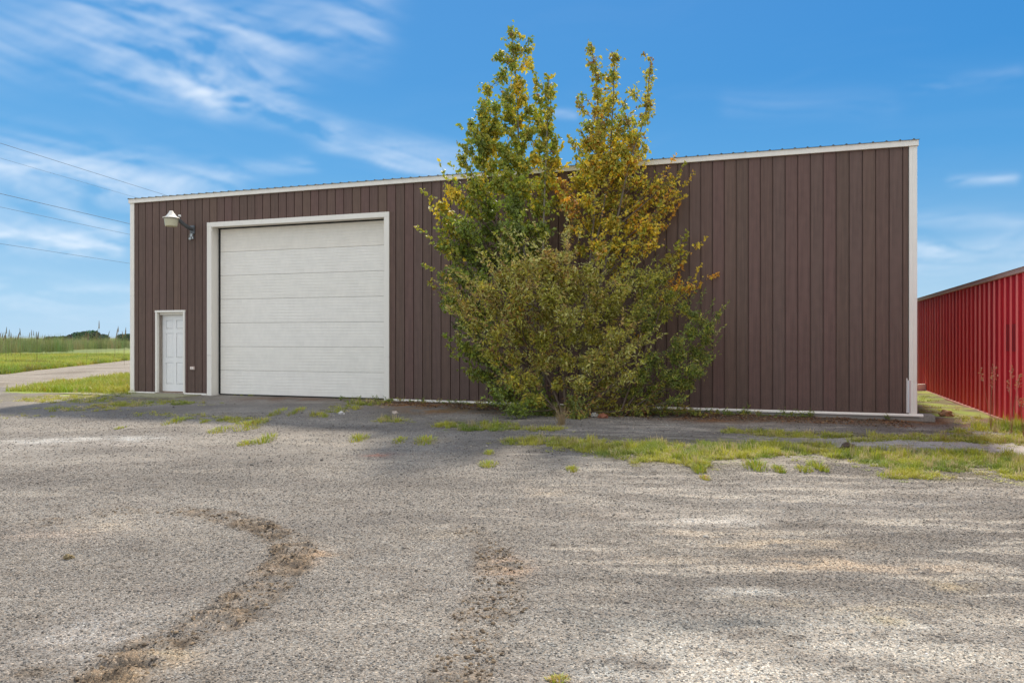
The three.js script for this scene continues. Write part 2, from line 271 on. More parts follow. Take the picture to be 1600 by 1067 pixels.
// gravel: packed small stones with gaps, 3.2 m across
function cellTexture(size, cells, seed, kind) {
  const r = rng(seed), px = new Float32Array(cells * cells), py = px.slice(), tone = px.slice(), warm = px.slice(), rad = px.slice();
  for (let i = 0; i < px.length; i++) { px[i] = r(); py[i] = r(); tone[i] = r(); warm[i] = r(); rad[i] = .55 + r() * .55; }
  const color = new Uint8Array(size * size * 4), bump = new Uint8Array(size * size * 4), cs = cells / size;
  const g = rng(seed + 5);
  for (let j = 0; j < size; j++) for (let i = 0; i < size; i++) {
    const u = i * cs, v = j * cs, cu = Math.floor(u), cv = Math.floor(v); let d1 = 9, d2 = 9, id = 0;
    for (let b = -1; b <= 1; b++) for (let a = -1; a <= 1; a++) {
      const q = ((cv + b + cells) % cells) * cells + (cu + a + cells) % cells, dx = cu + a + px[q] - u, dy = cv + b + py[q] - v, d = Math.sqrt(dx * dx + dy * dy) / rad[q];
      if (d < d1) { d2 = d1; d1 = d; id = q; } else if (d < d2) d2 = d;
    }
    const edge = clamp((d2 - d1) * 2.2), hgt = clamp(1 - d1 * .8) * sm(0, .35, edge) * (.55 + .45 * tone[id]);
    let t = .62 + .62 * Math.pow(tone[id], 1.5) - .34 * (1 - sm(0, .3, edge)) + (g() - .5) * .16; if (tone[id] > .96) t += .35; if (tone[id] < .07) t *= .6;
    const w = (warm[id] - .5) * .16, k = (j * size + i) * 4;
    const enc = (x) => clamp(Math.pow(clamp(x / 1.65), 1 / 2.2)) * 255;
    color[k] = enc(t * (1 + w)); color[k + 1] = enc(t); color[k + 2] = enc(t * (1 - w)); color[k + 3] = 255;
    bump[k] = bump[k + 1] = bump[k + 2] = clamp(hgt) * 255; bump[k + 3] = 255;
  }
  const mk = (d, srgb) => { const t = new THREE.DataTexture(d, size, size, THREE.RGBAFormat); t.wrapS = t.wrapT = THREE.RepeatWrapping; t.magFilter = THREE.LinearFilter; t.minFilter = THREE.LinearMipmapLinearFilter; t.generateMipmaps = true; if (srgb) t.colorSpace = THREE.SRGBColorSpace; t.needsUpdate = true; return t; };
  return [mk(color, true), mk(bump, false)];
}
const [gravelMap, gravelBump] = cellTexture(2048, 330, 77);
const gravelMat = new THREE.MeshStandardMaterial({ vertexColors: true, color: lin(1.65, 1.65, 1.65), map: gravelMap, bumpMap: gravelBump, bumpScale: .0045, roughness: .95 });
const pathMat = new THREE.MeshStandardMaterial({ vertexColors: true, color: lin(1.65, 1.65, 1.65), map: gravelMap, bumpMap: gravelBump, bumpScale: .002, roughness: .92 });
const meadowMat = new THREE.MeshStandardMaterial({ vertexColors: true, roughness: 1 });
{
  const line = (fine, halfFine, growth, end, start = 0) => { const o = []; let x = halfFine, s = fine; while (x < end) { s = Math.min(s * growth, 400); x += s; o.push(x); } return o; };
  const right = line(.034, 4.2, 1.026, 3200), xs = [...right.slice().reverse().map((v) => -v)];
  for (let x = -4.2; x <= 4.2001; x += .034) xs.push(x); xs.push(...right);
  const far = line(.026, 9.2, 1.0265, 3200), back = line(.03, 3.2 - 3.2, 1.1, 60), zs = [...back.slice().reverse().map((v) => 3.2 - (3.2 + v))].map((v) => v);
  const zl = []; for (const b of back.slice().reverse()) zl.push(b - 3.2 + 0); for (let Z = 3.2; Z <= 9.2001; Z += .026) zl.push(-Z); for (const Z of far) zl.push(-Z);
  const nx = xs.length, nz = zl.length, H = new Float32Array(nx * nz);
  for (let j = 0; j < nz; j++) for (let i = 0; i < nx; i++) H[j * nx + i] = height(xs[i], zl[j]);
  const buckets = {};
  for (let j = 0; j < nz - 1; j++) for (let i = 0; i < nx - 1; i++) {
    const cx = (xs[i] + xs[i + 1]) / 2, cz = (zl[j] + zl[j + 1]) / 2, reg = region(cx, cz);
    const b = buckets[reg] ??= { map: new Map(), pos: [], col: [], uv: [], idx: [] };
    const vid = (a, c) => {
      const key = c * nx + a; let v = b.map.get(key); if (v !== undefined) return v;
      v = b.pos.length / 3; b.map.set(key, v); b.pos.push(xs[a], H[key], zl[c]); b.uv.push(xs[a] / 3.2, zl[c] / 3.2); b.col.push(...groundColor(xs[a], zl[c], reg)); return v;
    };
    const a = vid(i, j), c = vid(i + 1, j), d = vid(i + 1, j + 1), e = vid(i, j + 1);
    b.idx.push(a, c, d, a, d, e);
  }
  for (const [reg, b] of Object.entries(buckets)) {
    const g = new THREE.BufferGeometry();
    g.setAttribute('position', new THREE.Float32BufferAttribute(b.pos, 3)); g.setAttribute('color', new THREE.Float32BufferAttribute(b.col, 3)); g.setAttribute('uv', new THREE.Float32BufferAttribute(b.uv, 2)); g.setIndex(b.idx); g.computeVertexNormals();
    const nn = g.attributes.normal; if (nn.getY(0) < 0) { for (let k = 0; k < b.idx.length; k += 3) { const t = b.idx[k + 1]; b.idx[k + 1] = b.idx[k + 2]; b.idx[k + 2] = t; } g.setIndex(b.idx); g.computeVertexNormals(); }
    const m = mesh(reg, g, reg === 'meadow' ? meadowMat : reg === 'path' ? pathMat : gravelMat);
    tag(m, { gravel_yard: 'wide grey gravel yard in front of the brown building', gravel_road: 'pale gravel lane passing left of the brown building', meadow: 'green grassland around the buildings out to the horizon', path: 'smooth pale grey strip of path between the two bands of grass' }[reg], { gravel_yard: 'yard', gravel_road: 'road', meadow: 'grassland', path: 'path' }[reg], null, 'structure');
  }
}

// ---------------------------------------------------------------- materials of the buildings
function streakTexture(w, h, seed, strength, sx, sy, spots = 0, splash = 0) {
  const n = createNoise2D(rng(seed)), d = new Uint8Array(w * h * 4), r = rng(seed + 1);
  for (let j = 0; j < h; j++) for (let i = 0; i < w; i++) {
    const t = 1 - strength * (.5 + .3 * n(i / w * sx, j / h * sy) + .22 * n(i / w * sx * 4 + 9, j / h * sy * 1.7) + .16 * n(i / w * sx * .4, j / h * sy * 6) + (r() - .5) * .18) - (spots && n(i / 7, j / 7) > .86 ? spots : 0) - splash * Math.exp(-j / h * 5.26 / (.28 + .12 * n(i / 19, 3))) * (.7 + .5 * n(i / 11, j / 9));
    const k = (j * w + i) * 4, e = clamp(Math.pow(clamp(t), 1 / 2.2)) * 255; d[k] = d[k + 1] = d[k + 2] = e; d[k + 3] = 255;
  }
  const t = new THREE.DataTexture(d, w, h, THREE.RGBAFormat); t.wrapS = t.wrapT = THREE.RepeatWrapping; t.magFilter = THREE.LinearFilter; t.colorSpace = THREE.SRGBColorSpace; t.needsUpdate = true; return t;
}
const streaks = streakTexture(256, 512, 3, .30, 9, 3), clad = streakTexture(256, 512, 3, .30, 9, 3, 0, .3);
const grime = streakTexture(512, 512, 8, .08, 9, 3);
const rep = (t, u, v, ou = 0, ov = 0) => { const c = t.clone(); c.repeat.set(u, v); c.offset.set(ou, ov); c.needsUpdate = true; return c; };
const brownMats = [[.156, .096, .073], [.148, .089, .070], [.164, .103, .075], [.152, .095, .077], [.140, .088, .067], [.160, .092, .076]].map((c, i) => std(c, .75, { map: rep(clad, 1.6, .19, i * .37, 0) }));
const whiteTrim = std([.87, .83, .75], .5, { map: rep(grime, .5, .3) });
const whiteDoor = std([.88, .88, .86], .5, { map: rep(grime, .9, .5) });
const doorSteel = [[.87, .82, .725], [.88, .845, .77], [.87, .835, .755], [.88, .845, .77]].map((c, i) => std(c, .5, { map: rep(grime, .2, .7, i * .31, i * .17) }));
const oldWood = std([.50, .42, .35], .9, { map: rep(streakTexture(256, 256, 21, .75, 8, 3, .3), 2, .8) });
const black = std([.02, .02, .02], .8), roofMetal = std([.075, .09, .085], .85);
const concrete = std([.34, .32, .28], .95, { map: rep(streakTexture(256, 256, 31, .5, 8, 8, .25), .7, .7) });
const concreteMoss = std([.38, .36, .22], .95, { map: rep(streakTexture(256, 256, 33, .5, 8, 8, .25), .7, .7) });
const galvanised = std([.42, .44, .45], .45, { metalness: .6 });

// ---------------------------------------------------------------- the long brown building
const B = base('metal_building', 'long brown metal-clad building with a white overhead door and pale trim', 'building');
B.position.set(BX, BY, BZ); B.rotation.y = -BA;
{
  const top = 5.095, gdL = 2.577, gdR = 7.885, gdT = 4.45, mdL = .875, mdR = 1.853, mdT = 2.19;
  // siding: pans of one width with a recessed joint at the right edge of each
  const pitch = .23530, first = 18.881 - 80 * pitch;
  const pan = (w, h0, h1) => extrude([[0, -.045], [w, -.045], [w, -.026], [w - .015, -.026], [w - .017, .004], [w - .026, .006], [w - .04, 0], [.05, 0], [.014, .0025], [.001, 0], [0, -.026]], h0, h1, 'y');
  const cache = new Map(); const r = rng(5);
  const addPan = (x0, x1, h0, h1) => {
    const w = x1 - x0; if (w < .012) return; const key = [w.toFixed(3), h0, h1].join();
    if (!cache.has(key)) cache.set(key, pan(Math.max(w, .06), h0, h1));
    part('siding_panel', cache.get(key), brownMats[Math.floor(r() * brownMats.length)], B).position.x = x0;
  };
  for (let k = 0; k <= 81; k++) {
    let x0 = Math.max(first + k * pitch, .14), x1 = Math.min(first + (k + 1) * pitch, 18.98); if (x1 - x0 < .01) continue;
    const cut = (L, R, T) => { if (x1 <= L || x0 >= R) return false; if (x0 < L) addPan(x0, L, .014, T - .001); if (x1 > R) addPan(R, x1, .014, T - .001); addPan(x0, x1, T, top); return true; };
    if (!cut(gdL, gdR, gdT) && !cut(mdL, mdR, mdT)) addPan(x0, x1, .014, top);
  }
  // trims
  const trimProfile = (w) => [[0, -.06], [w, -.06], [w, .014], [w - .012, .02], [w * .5 + .012, .02], [w * .5, .024], [w * .5 - .012, .02], [.012, .02], [0, .014]];
  for (const x of [0, 18.98]) {
    const cut = x ? .63 : 2.6;
    part('corner_trim', extrude(trimProfile(.14), .014, cut, 'y'), whiteTrim, B).position.set(x, 0, x ? .004 : 0);
    part('corner_trim', extrude(trimProfile(.14), cut + .004, 5.095, 'y'), whiteTrim, B).position.x = x;
  }
  part('fascia', extrude([[-.06, 5.095], [.045, 5.095], [.05, 5.10], [.05, 5.188], [.058, 5.196], [.058, 5.204], [-.06, 5.204]], -.02, BW + .02, 'x'), whiteTrim, B);
  for (let k = 0; k < 4; k++) part('base_flashing', extrude([[-.05, -.03], [.055, -.034], [.058, -.026], [.058, -.004], [.03, .012], [-.05, .012]], [-.02, 1.86, 7.89, 13.6][k], [.87, 2.57, 13.596, BW + .1][k], 'x'), whiteTrim, B);
  const fb = box(.02, BW + .16, -.5, -.04, -.3, .035); part('foundation', fb, concrete, B);
  part('foundation_ledge', box(BW + .03, BW + .30, -.2, -.005, -.4, .052), concrete, B);
  // other walls and roof
  part('side_wall', box(0, .12, .0, 5.09, -BD, -.062), brownMats[0], B); part('side_wall', box(BW - .12, BW, .0, 5.09, -BD, -.062), brownMats[1], B);
  part('rear_wall', box(.122, BW - .122, .0, 5.09, -BD, -BD + .1), brownMats[2], B);
  part('interior_lining', mergeGeometries([box(.13, mdL, 0, 5.09, -.12, -.065).toNonIndexed(), box(mdL, mdR, mdT, 5.09, -.12, -.065).toNonIndexed(), box(mdR, gdL, 0, 5.09, -.12, -.065).toNonIndexed(), box(gdR, BW - .13, 0, 5.09, -.12, -.065).toNonIndexed(), box(gdL, gdR, gdT, 5.09, -.12, -.065).toNonIndexed()]), black, B);
  const roof = new MB(), col = [1, 1, 1], rise = .75, hw = BD / 2 + .08;
  const rib = [[0, 0], [.018, .02], [.034, .02], [.052, 0]];
  const pts = []; for (let x = -.03; x < BW + .03; x += .2353) for (const q of rib) pts.push([Math.min(x + q[0], BW + .04), q[1]]);
  pts.push([BW + .04, 0]);
  for (const s of [1, -1]) {
    const zE = s > 0 ? .075 : -BD - .075, zR = -BD / 2; let prev = null;
    for (const [x, h] of pts) { const a = [roof.v(V(x, 5.209 + h, zE), col), roof.v(V(x, 5.209 + h + rise, zR), col), roof.v(V(x, 5.205, zE), col), roof.v(V(x, 5.205 + rise, zR), col)]; if (prev) { roof.i.push(prev[0], a[0], a[1], prev[0], a[1], prev[1], prev[2], a[3], a[2], prev[2], prev[3], a[3], prev[0], a[2], a[0], prev[0], prev[2], a[2]); } prev = a; }
  }
  const rg = roof.geo(true); rg.deleteAttribute('color'); part('roof', rg, roofMetal, B);
  for (const x of [.0, BW - .1]) part('gable', extrude([[-.07, 5.092], [-BD + .0, 5.092], [-BD / 2, 5.092 + rise]], x, x + .1, 'x'), brownMats[3], B);

  // overhead door
  const D = new THREE.Group(); D.name = 'overhead_door'; B.add(D);
  const y0 = -.005, hS = 4.325 / 7, zD = -.25;
  for (let k = 0; k < 7; k++) {
    const h = hS - .0045, pr = [[-.05, 0], [-.009, 0], [-.001, .005]], ng = 8;
    for (let g = 1; g < ng; g++) { const y = h * g / ng; pr.push([0, y - .009], [-.0045, y - .002], [-.0045, y + .002], [0, y + .009]); }
    pr.push([-.001, h - .005], [-.009, h], [-.05, h]);
    const m = part('door_section', extrude(pr, 2.735, 7.735, 'x'), doorSteel[k === 6 ? 0 : 1 + k % 3], D); m.position.set(0, y0 + k * hS, zD);
  }
  part('door_seal', box(2.72, 2.775, 0, 4.32, zD - .04, zD + .012), black, D); part('door_seal', box(7.70, 7.75, 0, 4.32, zD - .04, zD + .012), black, D);
  part('door_seal', box(2.72, 7.75, 4.295, 4.327, zD - .04, zD + .014), black, D);
  part('door_backing', box(2.70, 7.77, 0, 4.33, zD - .10, zD - .055), black, D);
  part('bottom_seal', box(2.74, 7.73, -.03, -.004, zD - .04, zD + .004), black, D);
  // frame of the overhead door: face trims and jamb reveals
  const J = new THREE.Group(); J.name = 'door_frame'; B.add(J);
  const jt = (x0, x1, a, b) => box(x0, x1, a, b, -.05, .032);
  part('trim', jt(gdL, 2.719, -.04, 1.0), whiteTrim, J); part('trim', jt(gdL, 2.719, 1.005, 4.329), whiteTrim, J);
  part('trim', jt(7.751, gdR, -.04, 1.0), whiteTrim, J); part('trim', jt(7.751, gdR, 1.005, 4.329), whiteTrim, J);
  part('trim', box(gdL, 4.28, 4.331, gdT, -.05, .034), whiteTrim, J); part('trim', box(4.284, gdR, 4.331, gdT, -.05, .034), whiteTrim, J);
  part('jamb', box(2.66, 2.7185, -.04, 4.329, -.36, -.052), whiteTrim, J); part('jamb', box(7.7515, 7.81, -.04, 4.329, -.36, -.052), whiteTrim, J);
  part('head_jamb', box(2.7, 7.77, 4.331, 4.40, -.36, -.052), whiteTrim, J);

  // entry door, six panels
  const E = new THREE.Group(); E.name = 'entry_door'; B.add(E);
  const ex0 = .955, ex1 = 1.775, eh = 2.07, ez = -.15;
  const stile = [], bxs = (a, b, c, d, z0, z1) => stile.push(box(a, b, c, d, z0, z1).toNonIndexed());
  const cols = [[ex0 + .11, ex0 + .36], [ex0 + .46, ex0 + .71]], rows = [[.22, .80], [.93, 1.58], [1.70, 1.93]];
  bxs(ex0, ex0 + .11, .03, eh, ez - .04, ez); bxs(ex0 + .36, ex0 + .46, .03, eh, ez - .04, ez); bxs(ex0 + .71, ex1, .03, eh, ez - .04, ez);
  for (const [a, b] of cols) for (const [c, d] of [[.03, .22], [.80, .93], [1.58, 1.70], [1.93, eh]]) bxs(a, b, c, d, ez - .04, ez);
  part('door_slab', mergeGeometries(stile), whiteDoor, E);
  for (const [a, b] of cols) for (const [c, d] of rows) {
    const g = new THREE.ExtrudeGeometry(new THREE.Shape([new THREE.Vector2(a + .03, c + .03), new THREE.Vector2(b - .03, c + .03), new THREE.Vector2(b - .03, d - .03), new THREE.Vector2(a + .03, d - .03)]), { depth: .004, bevelEnabled: true, bevelSize: .026, bevelThickness: .014, bevelSegments: 1 });
    g.translate(0, 0, ez - .022); part('door_panel', g, whiteDoor, E);
    part('panel_recess', box(a, b, c, d, ez - .038, ez - .03), whiteDoor, E);
  }
  const K = new THREE.Group(); K.name = 'entry_frame'; B.add(K);
  part('trim', box(mdL, .935, -.0, 2.135, -.05, .03), whiteTrim, K); part('trim', box(1.80, mdR, -.0, 2.135, -.05, .03), whiteTrim, K); part('trim', box(mdL - .01, mdR + .01, 2.137, mdT, -.05, .034), whiteTrim, K);
  part('jamb', box(.90, .953, .01, 2.135, -.24, -.052), oldWood, K); part('jamb', box(1.777, 1.82, .01, 2.135, -.24, -.052), oldWood, K); part('jamb', box(.955, 1.775, 2.073, 2.135, -.24, -.052), whiteTrim, K);
  part('threshold', box(.90, 1.83, -.04, .006, -.24, .045), oldWood, K);
  part('backing', box(.9, 1.83, 0, 2.14, -.30, -.245), black, K);
  part('rust_strip', box(.956, 1.774, .007, .03, ez - .03, ez + .004), std([.22, .12, .06], .9), E);
}
// bent strip of galvanised flashing at the right corner
{
  const [x, z] = toWorld(18.955, .012), o = base('metal_strip', 'narrow strip of bent grey sheet metal at the foot of the right corner trim', 'metal strip');
  o.position.set(x, BY + .03, z); o.rotation.y = -BA;
  part('strip', extrude([[0, 0], [.05, .006], [.052, .012], [.028, .016], [.0, .008]], 0, .62, 'y'), std([.62, .64, .66], .35, { metalness: .5 }), o);
  part('fold', extrude([[-.022, 0], [0, .002], [0, .008], [-.018, .016]], 0, .66, 'y'), std([.75, .74, .70], .4), o);
}
// outlet
{
  const [x, z] = toWorld(2.10, .004), o = base('outlet_box', 'small pale weatherproof outlet box on the siding right of the entry door', 'outlet');
  o.position.set(x, BY + .665, z); o.rotation.y = -BA;
  const m = std([.68, .55, .47], .6);
  part('body', new THREE.ExtrudeGeometry(new THREE.Shape([new THREE.Vector2(-.06, -.035), new THREE.Vector2(.06, -.035), new THREE.Vector2(.06, .035), new THREE.Vector2(-.06, .035)]), { depth: .03, bevelEnabled: true, bevelSize: .006, bevelThickness: .006, bevelSegments: 2 }), m, o);
  for (const dx of [-.028, .028]) part('cover_flap', box(dx - .024, dx + .024, -.026, .026, .037, .046), std([.74, .66, .60], .5), o);
}
// yard lamp
{
  const [x, z] = toWorld(2.10, .006), o = base('wall_lamp', 'pale cone-topped yard lamp on a grey arm above the entry door', 'lamp');
  o.position.set(x, BY + 4.20, z); o.rotation.y = -BA;
  const hx = 0, hy = .30, hz = .76, grey = std([.13, .14, .15], .5, { metalness: .3 }), capM = std([.78, .74, .66], .45);
  const lathe = (pts, m, n) => { const g = new THREE.LatheGeometry(pts.map((p) => new THREE.Vector2(...p)), 32); g.translate(hx, hy, hz); return part(n, g, m, o); };
  lathe([[0, .165], [.035, .165], [.05, .155], [.055, .13], [.085, .085], [.125, .03], [.16, .005], [.205, -.005], [.21, -.018], [.2, -.022], [.15, -.02], [.11, .02], [.0, .03]], capM, 'cap');
  lathe([[.172, -.024], [.168, -.06], [.148, -.21], [.14, -.228], [.11, -.234], [0, -.236]], new THREE.MeshPhysicalMaterial({ color: lin(.72, .68, .48), roughness: .35, transmission: .25, thickness: 0 }), 'lens');
  lathe([[.176, -.022], [.18, -.03], [.178, -.042], [.17, -.042]], std([.35, .34, .3], .4, { metalness: .6 }), 'rim');
  const tube = (pts, r, m, n, seg = 20) => part(n, new THREE.TubeGeometry(new THREE.CatmullRomCurve3(pts.map((p) => V(...p))), seg, r, 10), m, o);
  tube([[0, .10, .03], [0, .14, .2], [0, .25, .45], [0, .335, .56]], .05, grey, 'ballast_housing');
  tube([[0, .30, .52], [0, .38, .62], [0, .42, .70]], .022, galvanised, 'arm');
  const ph = new THREE.CylinderGeometry(.035, .038, .05, 16); ph.translate(0, .385, .47); part('photocell', ph, std([.8, .78, .72], .5), o);
  part('mounting_plate', box(-.07, .07, -.02, .2, 0, .03), grey, o);
  part('clamp', mergeGeometries([box(-.05, .03, -.10, -.02, .01, .06).toNonIndexed(), box(-.09, -.02, -.17, -.11, .02, .05).toNonIndexed(), box(.01, .05, -.16, -.10, .01, .05).toNonIndexed()]), galvanised, o);
  tube([[-.02, .02, .05], [-.06, -.07, .07], [-.10, -.14, .05], [-.06, -.18, .03], [.0, -.12, .03], [.04, -.16, .05]], .008, std([.25, .22, .18], .7), 'cable', 30);
}

// ---------------------------------------------------------------- red building on the right
{
  const R = base('red_metal_shed', 'red ribbed metal wall of the neighbouring shed at the right edge', 'shed');
  const dir = Math.atan2(-CA, -SA);          // runs parallel to the side walls
  R.position.set(RX, 0, RZ); R.rotation.y = dir;   // local x comes forward along the wall, local z out of its left side
  const hW = 2.76, pitch = .405, r = rng(9);
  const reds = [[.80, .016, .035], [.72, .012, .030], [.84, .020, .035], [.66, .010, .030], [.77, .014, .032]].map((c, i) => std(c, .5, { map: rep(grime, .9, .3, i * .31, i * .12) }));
  const rust = std([.34, .14, .11], .7), w = pitch;
  const prof = [[0, -.03], [w, -.03], [w, 0], [w - .045, .002], [w - .032, .034], [w - .014, .036], [w - .004, .006], [w - .001, 0]].map((p) => p);
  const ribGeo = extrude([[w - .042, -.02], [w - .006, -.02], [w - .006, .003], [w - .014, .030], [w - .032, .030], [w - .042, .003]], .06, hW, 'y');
  const ribHighlightMats = [[.80, .14, .13], [.85, .20, .18], [.78, .10, .10]].map((c) => std(c, .5));  // worn ribs, with their highlights painted in as paler red
  const geo = extrude([[0, -.03], [w - .003, -.03], [w - .003, 0], [w - .044, .001], [w * .66, .001], [w * .64, .006], [w * .6, .006], [w * .58, .001], [w * .34, .001], [w * .32, .006], [w * .28, .006], [w * .26, .001], [0, 0]], .06, hW, 'y');
  for (let k = -34; k < 14; k++) { const m = part('wall_panel', geo, reds[Math.floor(r() * reds.length)], R); m.position.x = k * pitch; part('rib', ribGeo, ribHighlightMats[Math.floor(r() * 3)], R).position.x = k * pitch; }
  part('top_trim', extrude([[-.1, hW - .01], [.04, hW - .01], [.05, hW], [.05, hW + .06], [.06, hW + .085], [-.1, hW + .085]], -34 * pitch, 14 * pitch, 'x'), std([.72, .46, .40], .55, { map: rep(grime, .4, .4) }), R);
  part('base_trim', extrude([[-.05, -.1], [.05, -.1], [.055, .03], [.04, .058], [-.05, .058]], -34 * pitch, 14 * pitch, 'x'), rust, R);
  part('roof', extrude([[-.11, hW + .08], [-3.6, hW + .7], [-7.1, hW + .08], [-7.1, hW + .04], [-3.6, hW + .64], [-.11, hW + .03]], -34 * pitch, 14 * pitch, 'x'), roofMetal, R);
  part('rear_side_wall', box(-34 * pitch, 14 * pitch, 0, hW, -7.1, -7.0), reds[1], R);
  for (const x of [-34 * pitch, 14 * pitch - .1]) part('end_wall', extrude([[-.035, 0], [-6.99, 0], [-6.99, hW], [-3.6, hW + .62], [-.035, hW]], x, x + .1, 'x'), reds[2], R);
  // patches of fresher paint
  for (const [x, y0, y1] of [[-1.11, 1.36, 1.86], [-.705, 1.36, 1.86]]) part('patch', box(x - .355 + .27, x + .05 + .2, y0, y1, .0025, .0055), std([.30, .006, .016], .4), R);
}
// pale block behind the corner
{
  const p = P(1439, 607, 23.2), o = base('concrete_block', 'small pale grey hollow block on the ground in the gap between the two buildings', 'block');
  o.position.set(p.x - .02, height(p.x, p.z) - .01, p.z); o.rotation.y = .25;
  const m = std([.85, .84, .80], .9);
  part('web', box(-.2, -.15, 0, .2, -.1, .1), m, o); part('web', box(.15, .2, 0, .2, -.1, .1), m, o); part('web', box(-.025, .025, 0, .2, -.1, .1), m, o);
  part('face', box(-.149, -.026, 0, .2, .065, .098), m, o); part('face', box(.026, .149, 0, .2, .065, .098), m, o); part('face', box(-.149, .149, 0, .2, -.098, -.065), m, o);
}
// concrete slabs by the entry
{
  const slab = (s0, s1, o0, o1, h, label, seed) => {
    const r = rng(seed), pts = []; const n = 10;
    const edge = (a, b) => { for (let i = 0; i < n; i++) { const t = i / n; pts.push([lerp(a[0], b[0], t) + (r() - .5) * .03, lerp(a[1], b[1], t) + (r() - .5) * .03]); } };
    edge([0, 0], [s1 - s0, 0]); edge([s1 - s0, 0], [s1 - s0, o1 - o0]); edge([s1 - s0, o1 - o0], [0, o1 - o0]); edge([0, o1 - o0], [0, 0]);
    const o = base('concrete_slab', label, 'slab'), [x, z] = toWorld(s0, o0); o.position.set(x, BY, z); o.rotation.y = -BA;
    part('slab', extrude(pts, h - .25, h, 'y'), concreteMoss, o);
  };
  slab(-.25, 2.45, .08, 1.0, -.012, 'mossy concrete slab in front of the entry door', 3);
  slab(-1.5, -.42, .35, .95, -.01, 'smaller mossy concrete slab in the grass left of the building corner', 4);
}
// power lines
{
  const wire = (h, x0, label, rad) => {
    const pts = []; for (let k = 0; k <= 40; k++) { const Z = -12 + k * 2.2, t = (k / 20) - 1; pts.push(V(x0 + .136 * Z, h - .25 * (1 - t * t) + .13, -Z)); }
    tag(mesh(numbered('power_line'), new THREE.TubeGeometry(new THREE.CatmullRomCurve3(pts), 80, rad, 6), std([.09, .11, .15], .7)), label, 'power line');
  };
  wire(9.0, -23.1, 'topmost dark overhead wire crossing the sky at the left edge', .008);
  wire(8.5, -23.3, 'thin overhead wire just below the topmost wire at the left', .0045);
  wire(7.0, -22.6, 'thick overhead wire midway down, third from the top at the left', .009);
  wire(6.55, -22.8, 'thin overhead wire just below the thick middle one at the left', .006);
  wire(5.2, -22.8, 'lowest overhead wire above the field at the left edge', .006);
}

